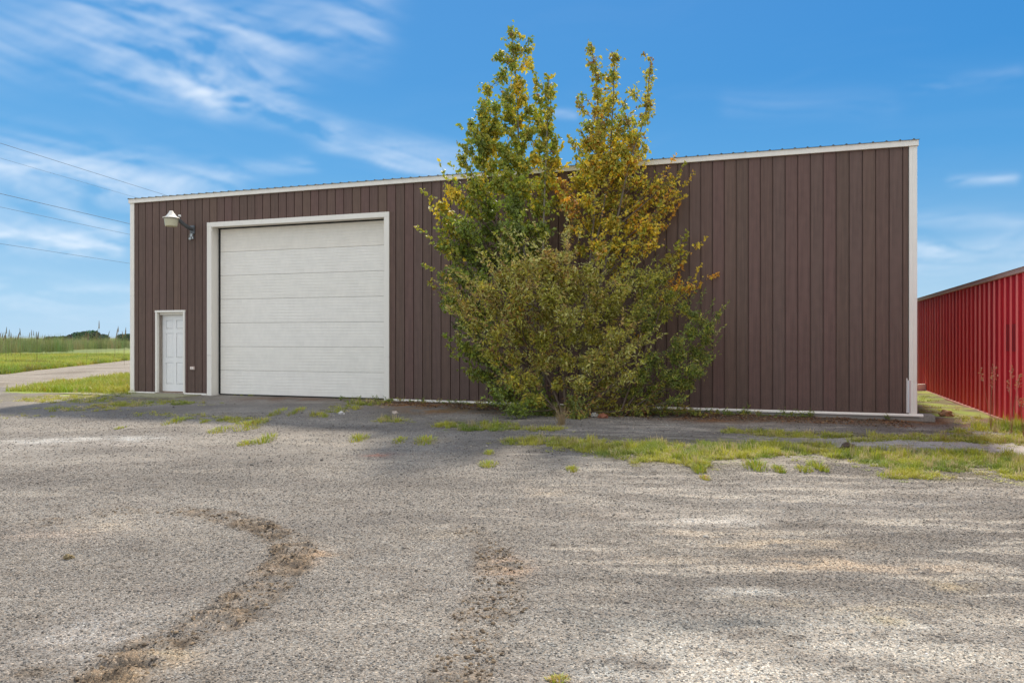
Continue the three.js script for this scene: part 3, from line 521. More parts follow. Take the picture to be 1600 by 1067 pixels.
// ---------------------------------------------------------------- trees and bushes
const leafMat = new THREE.MeshPhysicalMaterial({ vertexColors: true, roughness: .7, transmission: .55, thickness: 0, side: THREE.DoubleSide });
const barkMat = std([.17, .14, .105], .95), barkPale = std([.20, .18, .14], .9), twigMat = std([.13, .095, .07], .95);
const YG = [.42, .43, .025], GR = [.29, .38, .03], DG = [.20, .26, .035], YE = [.82, .63, .03], OR = [.80, .42, .03], OL = [.52, .50, .065], SV = [.70, .68, .24], PK = [.66, .48, .15], BR = [.38, .2, .05], OY = [.62, .52, .05];
const pick = (r, list) => { let t = r() * list.reduce((s, e) => s + e[1], 0); for (const [c, w] of list) if ((t -= w) <= 0) return c; return list[0][0]; };
function tree({ name, label, category, seed, foot, leaders, clumps, leaf, bark, trunkR, droop = .5, perTwig = 11, dense, shoots, shootCols, sprays, sprayL = .6 }) {
  const r = rng(seed), rn = () => (r() + r() + r() - 1.5) / 1.5, T = base(name, label, category), y0 = height(foot[0], foot[1]);
  T.position.set(foot[0], y0, foot[1]); const O = V(foot[0], y0, foot[1]);
  const wood = new MB(), limbs = new MB(), crown = new MB(), one = [1, 1, 1];
  const paths = leaders.map((l) => new THREE.CatmullRomCurve3([V(0, -.1, 0), ...l.map((p) => p.clone().sub(O))]));
  paths.forEach((c, i) => wood.tube(c.getPoints(26), trunkR * (i ? .75 : 1), .006, one, 8));
  const samp = paths.map((c) => c.getSpacedPoints(60));
  for (const [px, py, rx, ry, Z, n, cols] of clumps) {
    const c = P(px, py, Math.min(Z, 17.49 / (1 + .351 * (px - 800) / F) - .28)).sub(O), wide = py > 265 ? 1.3 : 1.25, R = V(rx * Z / F * wide, ry * Z / F * (wide + .05), Math.min(rx, 30) * Z / F * 1.1);
    let at = null, bd = 1e9;
    for (const s of samp) for (const q of s) { const hd = Math.hypot(q.x - c.x, q.z - c.z), want = c.y - .75 * hd - .12, d = Math.abs(q.y - Math.max(want, .15)) + hd * .55; if (d < bd) { bd = d; at = q; } }
    const dist = at.distanceTo(c), mid = at.clone().lerp(c, .5).add(V(rn() * .08, -dist * .08, rn() * .08));
    const limb = new THREE.QuadraticBezierCurve3(at, mid, c.clone().add(V(0, R.y * .3, 0)));
    const lr = clamp(dist * .011, .005, .028); limbs.tube(limb.getPoints(8), lr, .004, one, 5);
    for (let k = 0; k < (sprays ?? (py > 265 || r() < .35 ? 1 : 0)); k++) {   // long loose shoots that break the outline
      const out = c.clone().setY(0).normalize(), dir = V(out.x * .7 + rn() * .8, .35 + .7 * r(), rn() * .6).normalize(), l = (.25 + .4 * r()) * sprayL * (py > 265 ? 1 : .9), e = c.clone().addScaledVector(dir, l + R.x * .8), m = c.clone().lerp(e, .5).add(V(0, -.04, 0)), cv = new THREE.QuadraticBezierCurve3(c, m, e), b1 = pick(r, cols);
      limbs.tube(cv.getPoints(6), .004, .0015, one, 3);
      for (let q = 0; q < 24; q++) { const b = cv.getPoint(.3 + .7 * r()).add(V(rn() * .04, rn() * .04, rn() * .04)), d = V(rn() + dir.x * .5, rn() + .2, rn()).normalize(), sd = V(rn(), rn() * .6, rn()).cross(d).normalize(), L = leaf[0] * (.5 + .8 * r()), v = .8 + .5 * r(); crown.leaf(b, d, sd, d.clone().cross(sd), L, leaf[1] * L, (r() < .6 ? b1 : pick(r, cols)).map((w) => w * v)); }
    }
    const twigs = Math.max(2, Math.round(n * (py > 265 ? dense ?? 2.15 : 2.5) * (.55 + .9 * r()) / perTwig));
    for (let k = 0; k < twigs; k++) {
      const t = .35 + .65 * r(), a = limb.getPoint(t); let u = V(rn(), rn(), rn()); while (u.length() > 1) u = V(rn(), rn(), rn());
      const e = c.clone().add(V(u.x * R.x, u.y * R.y, u.z * R.z));
      const tw = new THREE.QuadraticBezierCurve3(a, a.clone().lerp(e, .5).add(V(0, -.05, 0)), e); limbs.tube(tw.getPoints(4), .0035, .0015, one, 3);
      const shade = .75 + .5 * r(), base1 = pick(r, cols);
      for (let m = 0; m < perTwig; m++) {
        const s = .2 + .85 * Math.pow(r(), .8), b = tw.getPoint(Math.min(s, 1)).add(V(rn() * .09, rn() * .09, rn() * .09));
        const d = V(rn(), rn() - droop, rn()).normalize(), sd = V(rn(), rn() * .6, rn()).cross(d).normalize(), nn = d.clone().cross(sd);
        const c0 = r() < .55 ? base1 : pick(r, cols), L = leaf[0] * (.5 + .95 * r()), v = shade * (.75 + .5 * r());
        crown.leaf(b, d, sd, nn, L, leaf[1] * L, c0.map((q) => q * v));
      }
    }
  }
  paths.forEach((pth, i) => {   // short leafy shoots all along the leaders
    const N = shoots ?? 60, pal = shootCols;
    if (!pal) return;
    for (let k = 0; k < N; k++) {
      const t = .42 + .58 * r(), a = pth.getPoint(t), up = .25 + .5 * r(), ang = r() * 6.283, l = (.12 + .38 * r()) * (1.25 - t * .75), e = a.clone().add(V(Math.cos(ang) * l * .75, l * up * 1.2, Math.sin(ang) * l * .75));
      limbs.tube([a, e], .003, .0015, one, 3); const sh = .75 + .5 * r(), b1 = pick(r, pal);
      for (let m = 0; m < 9; m++) { const b = a.clone().lerp(e, .2 + .9 * r()).add(V(rn() * .07, rn() * .07, rn() * .07)), d = V(rn(), rn() - droop, rn()).normalize(), sd = V(rn(), rn() * .6, rn()).cross(d).normalize(), L = leaf[0] * (.6 + .7 * r()), v = sh * (.75 + .5 * r()); crown.leaf(b, d, sd, d.clone().cross(sd), L, leaf[1] * L, (r() < .5 ? b1 : pick(r, pal)).map((q) => q * v)); }
    }
  });
  const wg = (b) => { const g = b.geo(); g.deleteAttribute('color'); return g; };
  part('trunk', wg(wood), bark, T); part('limbs', wg(limbs), twigMat, T); part('crown', crown.geo(true), leafMat, T);
  return T;
}
{
  const Za = 16.2, jit = rng(41), z = (s = .9) => Za + (jit() - .5) * s;
  const gy = [[YG, 5], [GR, 2], [YE, 1.3]], top = [[YG, 3], [GR, 2.5], [OY, 2], [BR, .4]], yel = [[YE, 3], [YG, 2]], grn = [[GR, 5], [DG, 3], [YG, 2]], low = [[GR, 4], [DG, 4], [OL, 2], [YG, 1]];
  const footA = P(852, 640, Za);
  const c = (px, py, rx, ry, n, cols, s) => [px, py, rx, ry, z(s), n, cols];
  tree({ name: 'poplar_tree', label: 'taller left poplar with green and yellow-green leaves and a thin spire', category: 'tree', seed: 101, foot: [footA.x, footA.z], trunkR: .045, bark: barkPale, leaf: [.078, .8], droop: .35, shoots: 60, shootCols: [[YG, 4], [YE, 1.5], [GR, 2], [OY, 1]],
    leaders: [[P(835, 520, Za), P(818, 380, Za), P(811, 250, Za), P(808, 150, Za), P(799, 40, Za)], [P(815, 480, Za + .2), P(775, 350, Za + .3), P(752, 230, Za + .3), P(762, 140, Za + .2)], [P(848, 500, Za - .2), P(850, 330, Za - .3), P(855, 200, Za - .2), P(858, 120, Za - .1)]],
    clumps: [c(799, 48, 7, 15, 26, top, .2), c(804, 74, 14, 14, 46, top, .3), c(828, 64, 8, 14, 26, top, .3), c(780, 84, 14, 10, 40, top, .3), c(823, 94, 10, 14, 50, yel, .3), c(801, 98, 10, 12, 34, top, .4), c(787, 114, 14, 14, 50, top), c(812, 125, 11, 22, 80, yel), c(836, 118, 8, 10, 18, top),
      c(856, 138, 11, 20, 55, [[GR, 3], [DG, 3], [OL, 2]], .4), c(762, 140, 10, 14, 40, top), c(790, 148, 12, 20, 60, top), c(814, 150, 12, 16, 60, yel), c(793, 176, 15, 18, 90, gy), c(828, 172, 14, 18, 80, gy), c(858, 176, 12, 18, 60, top), c(756, 178, 15, 18, 90, gy), c(735, 190, 12, 12, 24, top), c(770, 204, 22, 14, 130, top), c(800, 210, 12, 18, 50, gy), c(826, 204, 18, 16, 110, gy), c(853, 202, 13, 16, 90, gy),
      c(730, 222, 16, 12, 60, top), c(752, 222, 18, 14, 110, [[GR, 3], [DG, 2], [OL, 2], [YG, 1]]), c(784, 230, 16, 14, 110, gy), c(816, 226, 16, 16, 110, gy), c(843, 222, 14, 16, 90, gy), c(722, 244, 10, 14, 40, top), c(748, 250, 16, 14, 90, gy), c(786, 254, 22, 14, 150, gy), c(820, 252, 14, 14, 90, gy), c(856, 250, 12, 16, 80, yel),
      c(773, 166, 12, 16, 46, gy), c(776, 188, 14, 14, 60, gy), c(842, 186, 12, 16, 60, gy), c(842, 152, 9, 16, 30, top), c(808, 190, 12, 14, 60, yel), c(745, 206, 14, 12, 60, gy), c(768, 228, 16, 14, 100, yel), c(800, 242, 16, 14, 110, gy), c(838, 244, 16, 14, 100, yel), c(868, 222, 9, 16, 40, top), c(868, 250, 12, 14, 60, yel), c(766, 254, 16, 12, 100, gy), c(790, 200, 10, 16, 50, gy), c(684, 318, 16, 14, 90, yel), c(706, 296, 20, 14, 120, yel), c(742, 286, 22, 16, 170, gy), c(776, 282, 24, 16, 200, gy), c(815, 285, 26, 18, 240, gy), c(855, 282, 24, 18, 210, yel), c(730, 312, 24, 18, 200, gy), c(765, 320, 28, 20, 280, grn), c(805, 318, 28, 20, 320, grn), c(845, 318, 26, 20, 260, gy), c(880, 305, 18, 20, 120, yel),
      c(694, 346, 20, 18, 140, gy), c(725, 350, 26, 20, 240, grn), c(762, 358, 28, 22, 320, grn), c(802, 356, 30, 22, 360, grn), c(842, 356, 28, 22, 300, grn), c(688, 380, 18, 16, 110, gy), c(718, 386, 26, 20, 240, grn), c(755, 396, 28, 22, 300, low), c(796, 394, 28, 22, 320, low), c(838, 392, 28, 22, 280, low),
      c(690, 425, 16, 14, 80, gy), c(716, 424, 24, 18, 200, low), c(748, 436, 26, 20, 240, low), c(790, 436, 26, 20, 220, low), c(700, 468, 20, 14, 90, low), c(730, 470, 22, 18, 160, low), c(690, 455, 12, 10, 36, [[BR, 2], [OL, 2], [GR, 1]]), c(726, 505, 20, 16, 120, grn), c(755, 500, 20, 18, 150, low), c(718, 538, 16, 12, 90, [[GR, 3], [YG, 3]]), c(742, 545, 20, 14, 130, grn), c(724, 572, 15, 9, 70, [[YG, 3], [GR, 2]]), c(750, 580, 18, 11, 110, [[YG, 2], [GR, 3]]), c(775, 560, 22, 18, 150, low), c(780, 610, 26, 14, 130, low)] });

  const Zb = 15.95, zb = (s = .9) => Zb + (jit() - .5) * s, d = (px, py, rx, ry, n, cols, s) => [px, py, rx, ry, zb(s), n, cols];
  const tb = [[OL, 3], [OY, 2], [GR, 2], [BR, 1.2]], ob = [[YE, 3], [OR, 1], [YG, 3], [OY, 2]], yo = [[YE, 5], [OR, 1.2], [YG, 2]], my = [[YE, 3], [YG, 3.4], [OY, 2], [OR, .3]], footB = P(905, 643, Zb);
  tree({ name: 'poplar_tree', label: 'right poplar with yellow and orange autumn leaves and a sparse split top', category: 'tree', seed: 202, foot: [footB.x, footB.z], trunkR: .04, bark: barkMat, leaf: [.072, .72], droop: .25, shoots: 50, shootCols: [[OY, 3], [YG, 2], [YE, 1.5], [BR, 1], [OL, 1]],
    leaders: [[P(912, 520, Zb), P(925, 380, Zb), P(932, 250, Zb), P(934, 150, Zb), P(924, 68, Zb)], [P(930, 480, Zb), P(965, 340, Zb - .1), P(985, 250, Zb - .2), P(1008, 180, Zb - .2), P(1017, 92, Zb - .2)], [P(920, 450, Zb), P(950, 280, Zb + .1), P(957, 180, Zb + .1), P(961, 84, Zb + .1)]],
    clumps: [d(922, 76, 7, 14, 20, tb, .2), d(930, 98, 11, 14, 30, tb, .3), d(961, 86, 9, 8, 20, tb, .2), d(958, 112, 9, 16, 24, tb, .3), d(932, 120, 12, 10, 34, tb, .3), d(951, 120, 9, 7, 30, yel, .2), d(936, 142, 13, 16, 46, tb, .4), d(958, 150, 12, 16, 40, tb), d(910, 148, 9, 12, 20, tb, .3), d(906, 166, 9, 12, 20, tb), d(934, 168, 13, 16, 60, [[YE, 2], [BR, 2], [OL, 2], [OR, 1]]), d(978, 160, 9, 14, 20, tb), d(985, 142, 7, 12, 14, tb, .2),
      d(1016, 104, 4, 12, 14, tb, .1), d(1014, 130, 6, 14, 20, tb, .1), d(1012, 156, 8, 14, 24, tb, .2), d(1006, 182, 9, 14, 24, tb, .3), d(920, 192, 15, 16, 60, tb), d(946, 188, 14, 16, 60, tb), d(972, 184, 13, 16, 44, tb), d(990, 186, 10, 16, 30, tb), d(907, 205, 8, 12, 18, tb), d(935, 212, 16, 16, 100, ob), d(962, 212, 16, 16, 90, my), d(985, 214, 14, 16, 70, my), d(1003, 214, 9, 16, 30, tb), d(898, 226, 10, 10, 22, tb), d(916, 224, 13, 14, 60, ob), d(900, 244, 10, 12, 24, tb), d(926, 246, 18, 15, 130, ob), d(952, 244, 18, 15, 130, my), d(978, 240, 15, 15, 100, ob), d(998, 240, 9, 14, 36, my),
      d(945, 166, 10, 14, 34, tb), d(966, 200, 12, 14, 50, my), d(990, 204, 10, 14, 34, my), d(940, 200, 12, 14, 60, ob), d(912, 216, 10, 14, 34, tb), d(940, 232, 16, 14, 110, ob), d(966, 228, 16, 14, 110, my), d(990, 228, 14, 14, 70, ob), d(1008, 226, 10, 14, 34, my), d(912, 256, 14, 12, 80, my), d(940, 260, 16, 12, 120, ob), d(966, 258, 16, 12, 120, my), d(990, 258, 14, 12, 80, ob), d(876, 290, 18, 16, 110, [[BR, 1], [OR, 2], [OY, 2], [YG, 1]]), d(905, 282, 20, 16, 170, my), d(935, 276, 22, 16, 200, my), d(968, 274, 20, 16, 170, my), d(998, 280, 18, 14, 120, ob), d(1028, 284, 18, 16, 140, yo), d(1052, 278, 14, 14, 100, yo), d(1058, 300, 12, 12, 80, yo), d(892, 318, 18, 20, 130, [[BR, 1], [OR, 2], [OY, 2], [YG, 2]]), d(920, 312, 22, 18, 200, my), d(952, 310, 22, 18, 200, ob), d(984, 312, 20, 18, 170, my), d(1014, 314, 20, 16, 160, yo), d(1042, 322, 14, 14, 100, yo),
      d(896, 352, 18, 18, 130, ob), d(926, 348, 22, 18, 190, my), d(958, 346, 22, 18, 190, ob), d(990, 350, 20, 18, 150, yo), d(1018, 350, 18, 14, 120, yo), d(1040, 348, 10, 10, 50, [[OR, 3], [YE, 2]]), d(905, 386, 20, 18, 120, my), d(936, 382, 22, 18, 170, yo), d(966, 380, 20, 18, 150, my), d(996, 378, 18, 14, 110, yo), d(1022, 376, 12, 12, 50, yo), d(950, 412, 20, 16, 110, [[YE, 2], [YG, 3], [OL, 2]]), d(985, 412, 18, 14, 90, [[YE, 2], [YG, 3], [OL, 2]]),
      d(1048, 400, 14, 10, 60, [[YG, 3], [OY, 3]]), d(1068, 388, 12, 10, 50, [[YE, 2], [YG, 2]]), d(1075, 396, 8, 8, 26, yo), d(1056, 440, 14, 9, 60, [[OR, 3], [YE, 2]]), d(1076, 446, 12, 8, 44, yo), d(1095, 437, 8, 7, 36, [[OR, 3], [YE, 2]]), d(1000, 522, 10, 6, 26, yo), d(942, 455, 8, 12, 40, yo)] });

  const Zc = 15.2, zc = (s = 1.3) => Zc + (jit() - .5) * s, e = (px, py, rx, ry, n, cols, s) => [px, py, rx, ry, zc(s), n, cols];
  const ol = [[OL, 4], [SV, 2.4], [PK, 1.2], [OY, 1.4], [YG, 1.5]], pk = [[PK, 2.2], [SV, 2.6], [OL, 3], [OY, 1.5], [BR, .7]], ln = [[OL, 3], [OY, 3], [BR, 1], [YG, 2], [SV, 1]], footC = P(885, 650, Zc);
  tree({ name: 'willow_bush', label: 'broad olive and pinkish silver-leaved bush in front of the two poplars', category: 'bush', seed: 303, foot: [footC.x, footC.z], trunkR: .03, bark: twigMat, leaf: [.075, .42], droop: .1, perTwig: 13, dense: 3.1, sprays: 4, sprayL: .85,
    leaders: [[P(878, 560, Zc + .3), P(870, 470, Zc + .3), P(866, 395, Zc + .2)], [P(850, 580, Zc + .3), P(800, 500, Zc + .3), P(770, 440, Zc + .3)], [P(900, 590, Zc + .3), P(925, 510, Zc + .3), P(940, 440, Zc + .3)], [P(840, 610, Zc + .2), P(790, 570, Zc + .2), P(740, 520, Zc + .2)], [P(905, 600, Zc + .3), P(960, 560, Zc + .3), P(990, 520, Zc + .3)]],
    clumps: [e(855, 400, 22, 14, 200, pk), e(885, 398, 22, 14, 180, pk), e(820, 412, 24, 16, 220, pk), e(850, 425, 28, 18, 320, ol), e(890, 425, 28, 18, 300, pk), e(922, 425, 20, 16, 150, ol), e(785, 430, 24, 18, 220, pk), e(815, 448, 28, 18, 320, pk), e(855, 455, 28, 20, 340, ol), e(895, 455, 28, 20, 320, ol), e(932, 458, 24, 18, 220, ol), e(755, 452, 24, 16, 180, pk), e(728, 470, 20, 14, 110, pk), e(770, 478, 26, 18, 240, ol), e(806, 484, 28, 20, 320, [[BR, 1], [OL, 4], [SV, 1], [OR, .4]]), e(846, 490, 28, 20, 320, ol), e(886, 490, 28, 20, 320, ol), e(926, 490, 26, 20, 260, ol), e(960, 480, 22, 18, 180, [[YG, 2], [OL, 3], [SV, 1]]),
      e(742, 505, 22, 16, 150, ol), e(776, 514, 26, 18, 220, ln), e(812, 522, 28, 20, 300, ln), e(852, 526, 28, 20, 300, ln), e(892, 524, 28, 20, 300, [[SV, 2], [OL, 3], [YG, 1]]), e(930, 524, 26, 18, 240, [[SV, 1.5], [OL, 3], [OY, 1.5]]), e(966, 520, 22, 16, 160, ol), e(770, 548, 26, 16, 180, ln), e(806, 556, 28, 18, 260, ln), e(846, 562, 28, 18, 260, pk), e(886, 560, 28, 18, 280, ol), e(926, 560, 26, 18, 240, ol), e(962, 556, 22, 16, 160, ol), e(792, 588, 26, 14, 190, [[YE, 1], [OL, 3], [YG, 1.5], [BR, 1]]), e(830, 594, 26, 14, 180, ln), e(870, 596, 26, 14, 180, ln), e(910, 596, 26, 14, 180, ol), e(950, 592, 24, 14, 160, ol), e(826, 622, 24, 12, 170, [[GR, 2], [YG, 1.2], [OY, 1.5]]), e(858, 630, 24, 12, 170, [[GR, 3], [DG, 2], [OY, 1]]), e(900, 628, 24, 12, 170, [[DG, 2], [OL, 2], [BR, 1]]), e(935, 626, 22, 12, 140, ln), e(965, 636, 26, 9, 130, [[OL, 2], [BR, 2], [OY, 1]]), e(1000, 640, 26, 8, 110, [[OL, 2], [BR, 2], [DG, 1]]), e(800, 640, 22, 9, 140, [[GR, 3], [DG, 2], [YG, 1]]), e(832, 646, 22, 8, 140, [[GR, 3], [DG, 2], [YG, 1]]), e(862, 648, 22, 8, 140, [[GR, 3], [DG, 2], [OY, 1]]), e(905, 648, 24, 8, 140, [[DG, 2], [OL, 2], [BR, 1]]), e(945, 648, 24, 7, 120, ln), e(985, 500, 18, 18, 130, ol), e(975, 450, 18, 18, 130, ol), e(990, 545, 18, 18, 130, ol), e(985, 585, 20, 16, 130, ol)] });

  const Zd = 15.2, zd = (s = 1.0) => Zd + (jit() - .5) * s, h = (px, py, rx, ry, n, cols, s) => [px, py, rx, ry, zd(s), n, cols], dk = [[DG, 4], [OL, 3], [GR, 2], [SV, .4]], dl = [[OL, 3], [YG, 1.2], [DG, 2], [OY, 1]], footD = P(965, 652, Zd);
  tree({ name: 'willow_bush', label: 'dark green feathery bush spreading low to the right of the poplars', category: 'bush', seed: 404, foot: [footD.x, footD.z], trunkR: .022, bark: twigMat, leaf: [.065, .38], droop: .05, perTwig: 14, dense: 5, sprays: 1, sprayL: .6,
    leaders: [[P(990, 590, Zd), P(1020, 520, Zd), P(1045, 440, Zd)], [P(1000, 610, Zd), P(1060, 560, Zd), P(1105, 505, Zd), P(1131, 478, Zd)], [P(1000, 630, Zd), P(1050, 605, Zd), P(1100, 590, Zd)], [P(985, 600, Zd), P(1000, 520, Zd), P(1005, 430, Zd)]],
    clumps: [h(1000, 432, 20, 14, 130, dl), h(1032, 428, 20, 14, 130, dl), h(1015, 456, 24, 16, 190, dl), h(1048, 462, 18, 14, 120, dl), h(1000, 480, 22, 16, 170, dl), h(1036, 486, 22, 14, 160, dl), h(1012, 510, 22, 12, 130, dk), h(1065, 478, 12, 12, 50, dl), h(1084, 490, 10, 10, 40, dk), h(1096, 500, 10, 12, 44, dk), h(1110, 508, 10, 12, 44, dk), h(1122, 492, 7, 12, 24, dk, .2), h(1082, 516, 16, 12, 90, dk), h(1106, 530, 12, 10, 60, dk), h(1060, 530, 16, 12, 80, dk), h(1088, 546, 18, 12, 120, dk), h(1058, 556, 22, 12, 150, dk), h(1022, 560, 24, 12, 170, dk), h(1104, 560, 10, 8, 40, dk), h(1085, 576, 20, 10, 120, dk), h(1045, 582, 24, 10, 170, dk), h(1005, 584, 24, 12, 180, dk), h(1068, 600, 22, 9, 130, dk), h(1030, 606, 24, 10, 170, dk), h(990, 610, 24, 12, 170, dk), h(1060, 622, 16, 7, 60, dk), h(1010, 630, 26, 9, 140, [[DG, 2], [OL, 3], [BR, 1]])] });
}

// ---------------------------------------------------------------- grass and weeds
const grassMat = new THREE.MeshPhysicalMaterial({ roughness: .9, transmission: .4, thickness: 0, side: THREE.DoubleSide, color: lin(1, 1, 1) });
function bladeGeo(seed, n, rad, h, wd, lean) {
  const b = new MB(), r = rng(seed), one = [1, 1, 1];
  for (let k = 0; k < n; k++) {
    const a = r() * 6.283, q = Math.sqrt(r()) * rad, x = Math.cos(a) * q, z = Math.sin(a) * q, H = h * (.45 + .75 * r()), t = r() * 6.283, l = H * lean * (.3 + r()), dx = Math.cos(t), dz = Math.sin(t), sx = -dz * wd / 2, sz = dx * wd / 2;
    const i0 = b.v(V(x - sx, -.01, z - sz), one), i1 = b.v(V(x + sx, -.01, z + sz), one), i2 = b.v(V(x + dx * l * .35 + sx * .8, H * .6, z + dz * l * .35 + sz * .8), one), i3 = b.v(V(x + dx * l * .35 - sx * .8, H * .6, z + dz * l * .35 - sz * .8), one), i4 = b.v(V(x + dx * l, H, z + dz * l), one);
    b.i.push(i0, i1, i2, i0, i2, i3, i3, i2, i4);
  }
  const g = b.geo(true); g.deleteAttribute('color'); return g;
}
const tuftGeos = [bladeGeo(1, 15, .05, .065, .007, .8), bladeGeo(2, 13, .06, .05, .008, 1.2), bladeGeo(3, 14, .045, .10, .006, .6)];
function scatter(name, label, category, geos, mat, list, parent) {   // list: [x, y, z, scale, turn, colour, scaleY]
  const root = geos.length > 1 ? tag(base(name), label, category, null, 'stuff') : null, m4 = new THREE.Matrix4(), q = new THREE.Quaternion(), up = V(0, 1, 0), cc = new THREE.Color();
  geos.forEach((g, gi) => {
    const sub = list.filter((_, i) => i % geos.length === gi), im = new THREE.InstancedMesh(g, mat, sub.length);
    sub.forEach(([x, y, z, s, a, c, sy], i) => { q.setFromAxisAngle(up, a); m4.compose(V(x, y, z), q, V(s, s * (sy ?? 1), s)); im.setMatrixAt(i, m4); im.setColorAt(i, cc.setRGB(...c)); });
    im.castShadow = im.receiveShadow = true;
    if (root) { im.name = gi ? `tuft_${String(gi).padStart(3, '0')}` : 'tuft'; im.userData.kind = 'stuff'; root.add(im); } else { im.name = numbered(name); tag(im, label, category, null, 'stuff'); scene.add(im); }
  });
}
const g1 = [.31, .35, .022], g2 = [.44, .43, .03], g3 = [.46, .43, .06], g4 = [.20, .27, .02], g5 = [.48, .35, .14];
function patchList(blobs, seed, per, sc) {
  const r = rng(seed), out = [];
  for (const [px, py, rx, ry, pal = 0, dens = 1, hs = 1] of blobs) {
    const n = Math.round(rx * ry * Math.PI / per * dens);
    for (let k = 0; k < n; k++) {
      const a = r() * 6.283, stray = r() < .13, q = Math.pow(r(), .6) * (stray ? 1.7 : 1), x0 = px + Math.cos(a) * rx * q * 1.05, y0 = py + Math.sin(a) * ry * q; const [x, z] = G(x0, y0);
      if (n2(x * 2.1, z * 2.1) + .6 * n2(x * 5, z * 5) < -.12 && r() < .88) continue;
      const t = clamp(.5 + .8 * n2(x * 1.4 + 3, z * 1.4) + (r() - .5) * .5), v = .75 + .5 * r(), dry = r() < .09;
      const P3 = [[g4, g1, g2], [g1, g2, g3], [g2, g3, g5]][pal]; const c = dry ? [.52, .42, .22] : t < .5 ? mix3(P3[0], P3[1], t * 2) : mix3(P3[1], P3[2], t * 2 - 1);
      out.push([x, height(x, z), z, sc * (.7 + .6 * r()), r() * 6.283, c.map((u) => u * v), (stray ? .6 : 1) * (dry ? 1.5 : 1) * hs * Math.max(.4, 1 - .35 * q) * (.55 + .9 * Math.pow(r(), 1.5)) * (1 + .5 * n2(x * 3.7, z * 3.7))]);
    }
  }
  return out;
}
scatter('grass_strip', 'long ragged band of green and yellowish grass across the gravel at right', 'grass', tuftGeos, grassMat, patchList(GRASS_STRIP, 61, 3.4, .98));
scatter('grass_verge', 'thin yellowish grass along the far side of the pale path at right', 'grass', tuftGeos, grassMat, patchList(GRASS_VERGE, 62, 2.6, 1.1));
scatter('grass_patch', 'flat bright patches of grass on the gravel left of the trees', 'grass', tuftGeos, grassMat, patchList(GRASS_PATCH, 63, 3.2, 1.05));
scatter('lawn_edge', 'short trampled grass around the concrete slabs at the left corner', 'grass', tuftGeos, grassMat, patchList(LAWN_EDGE, 64, 2.6, 1.0));
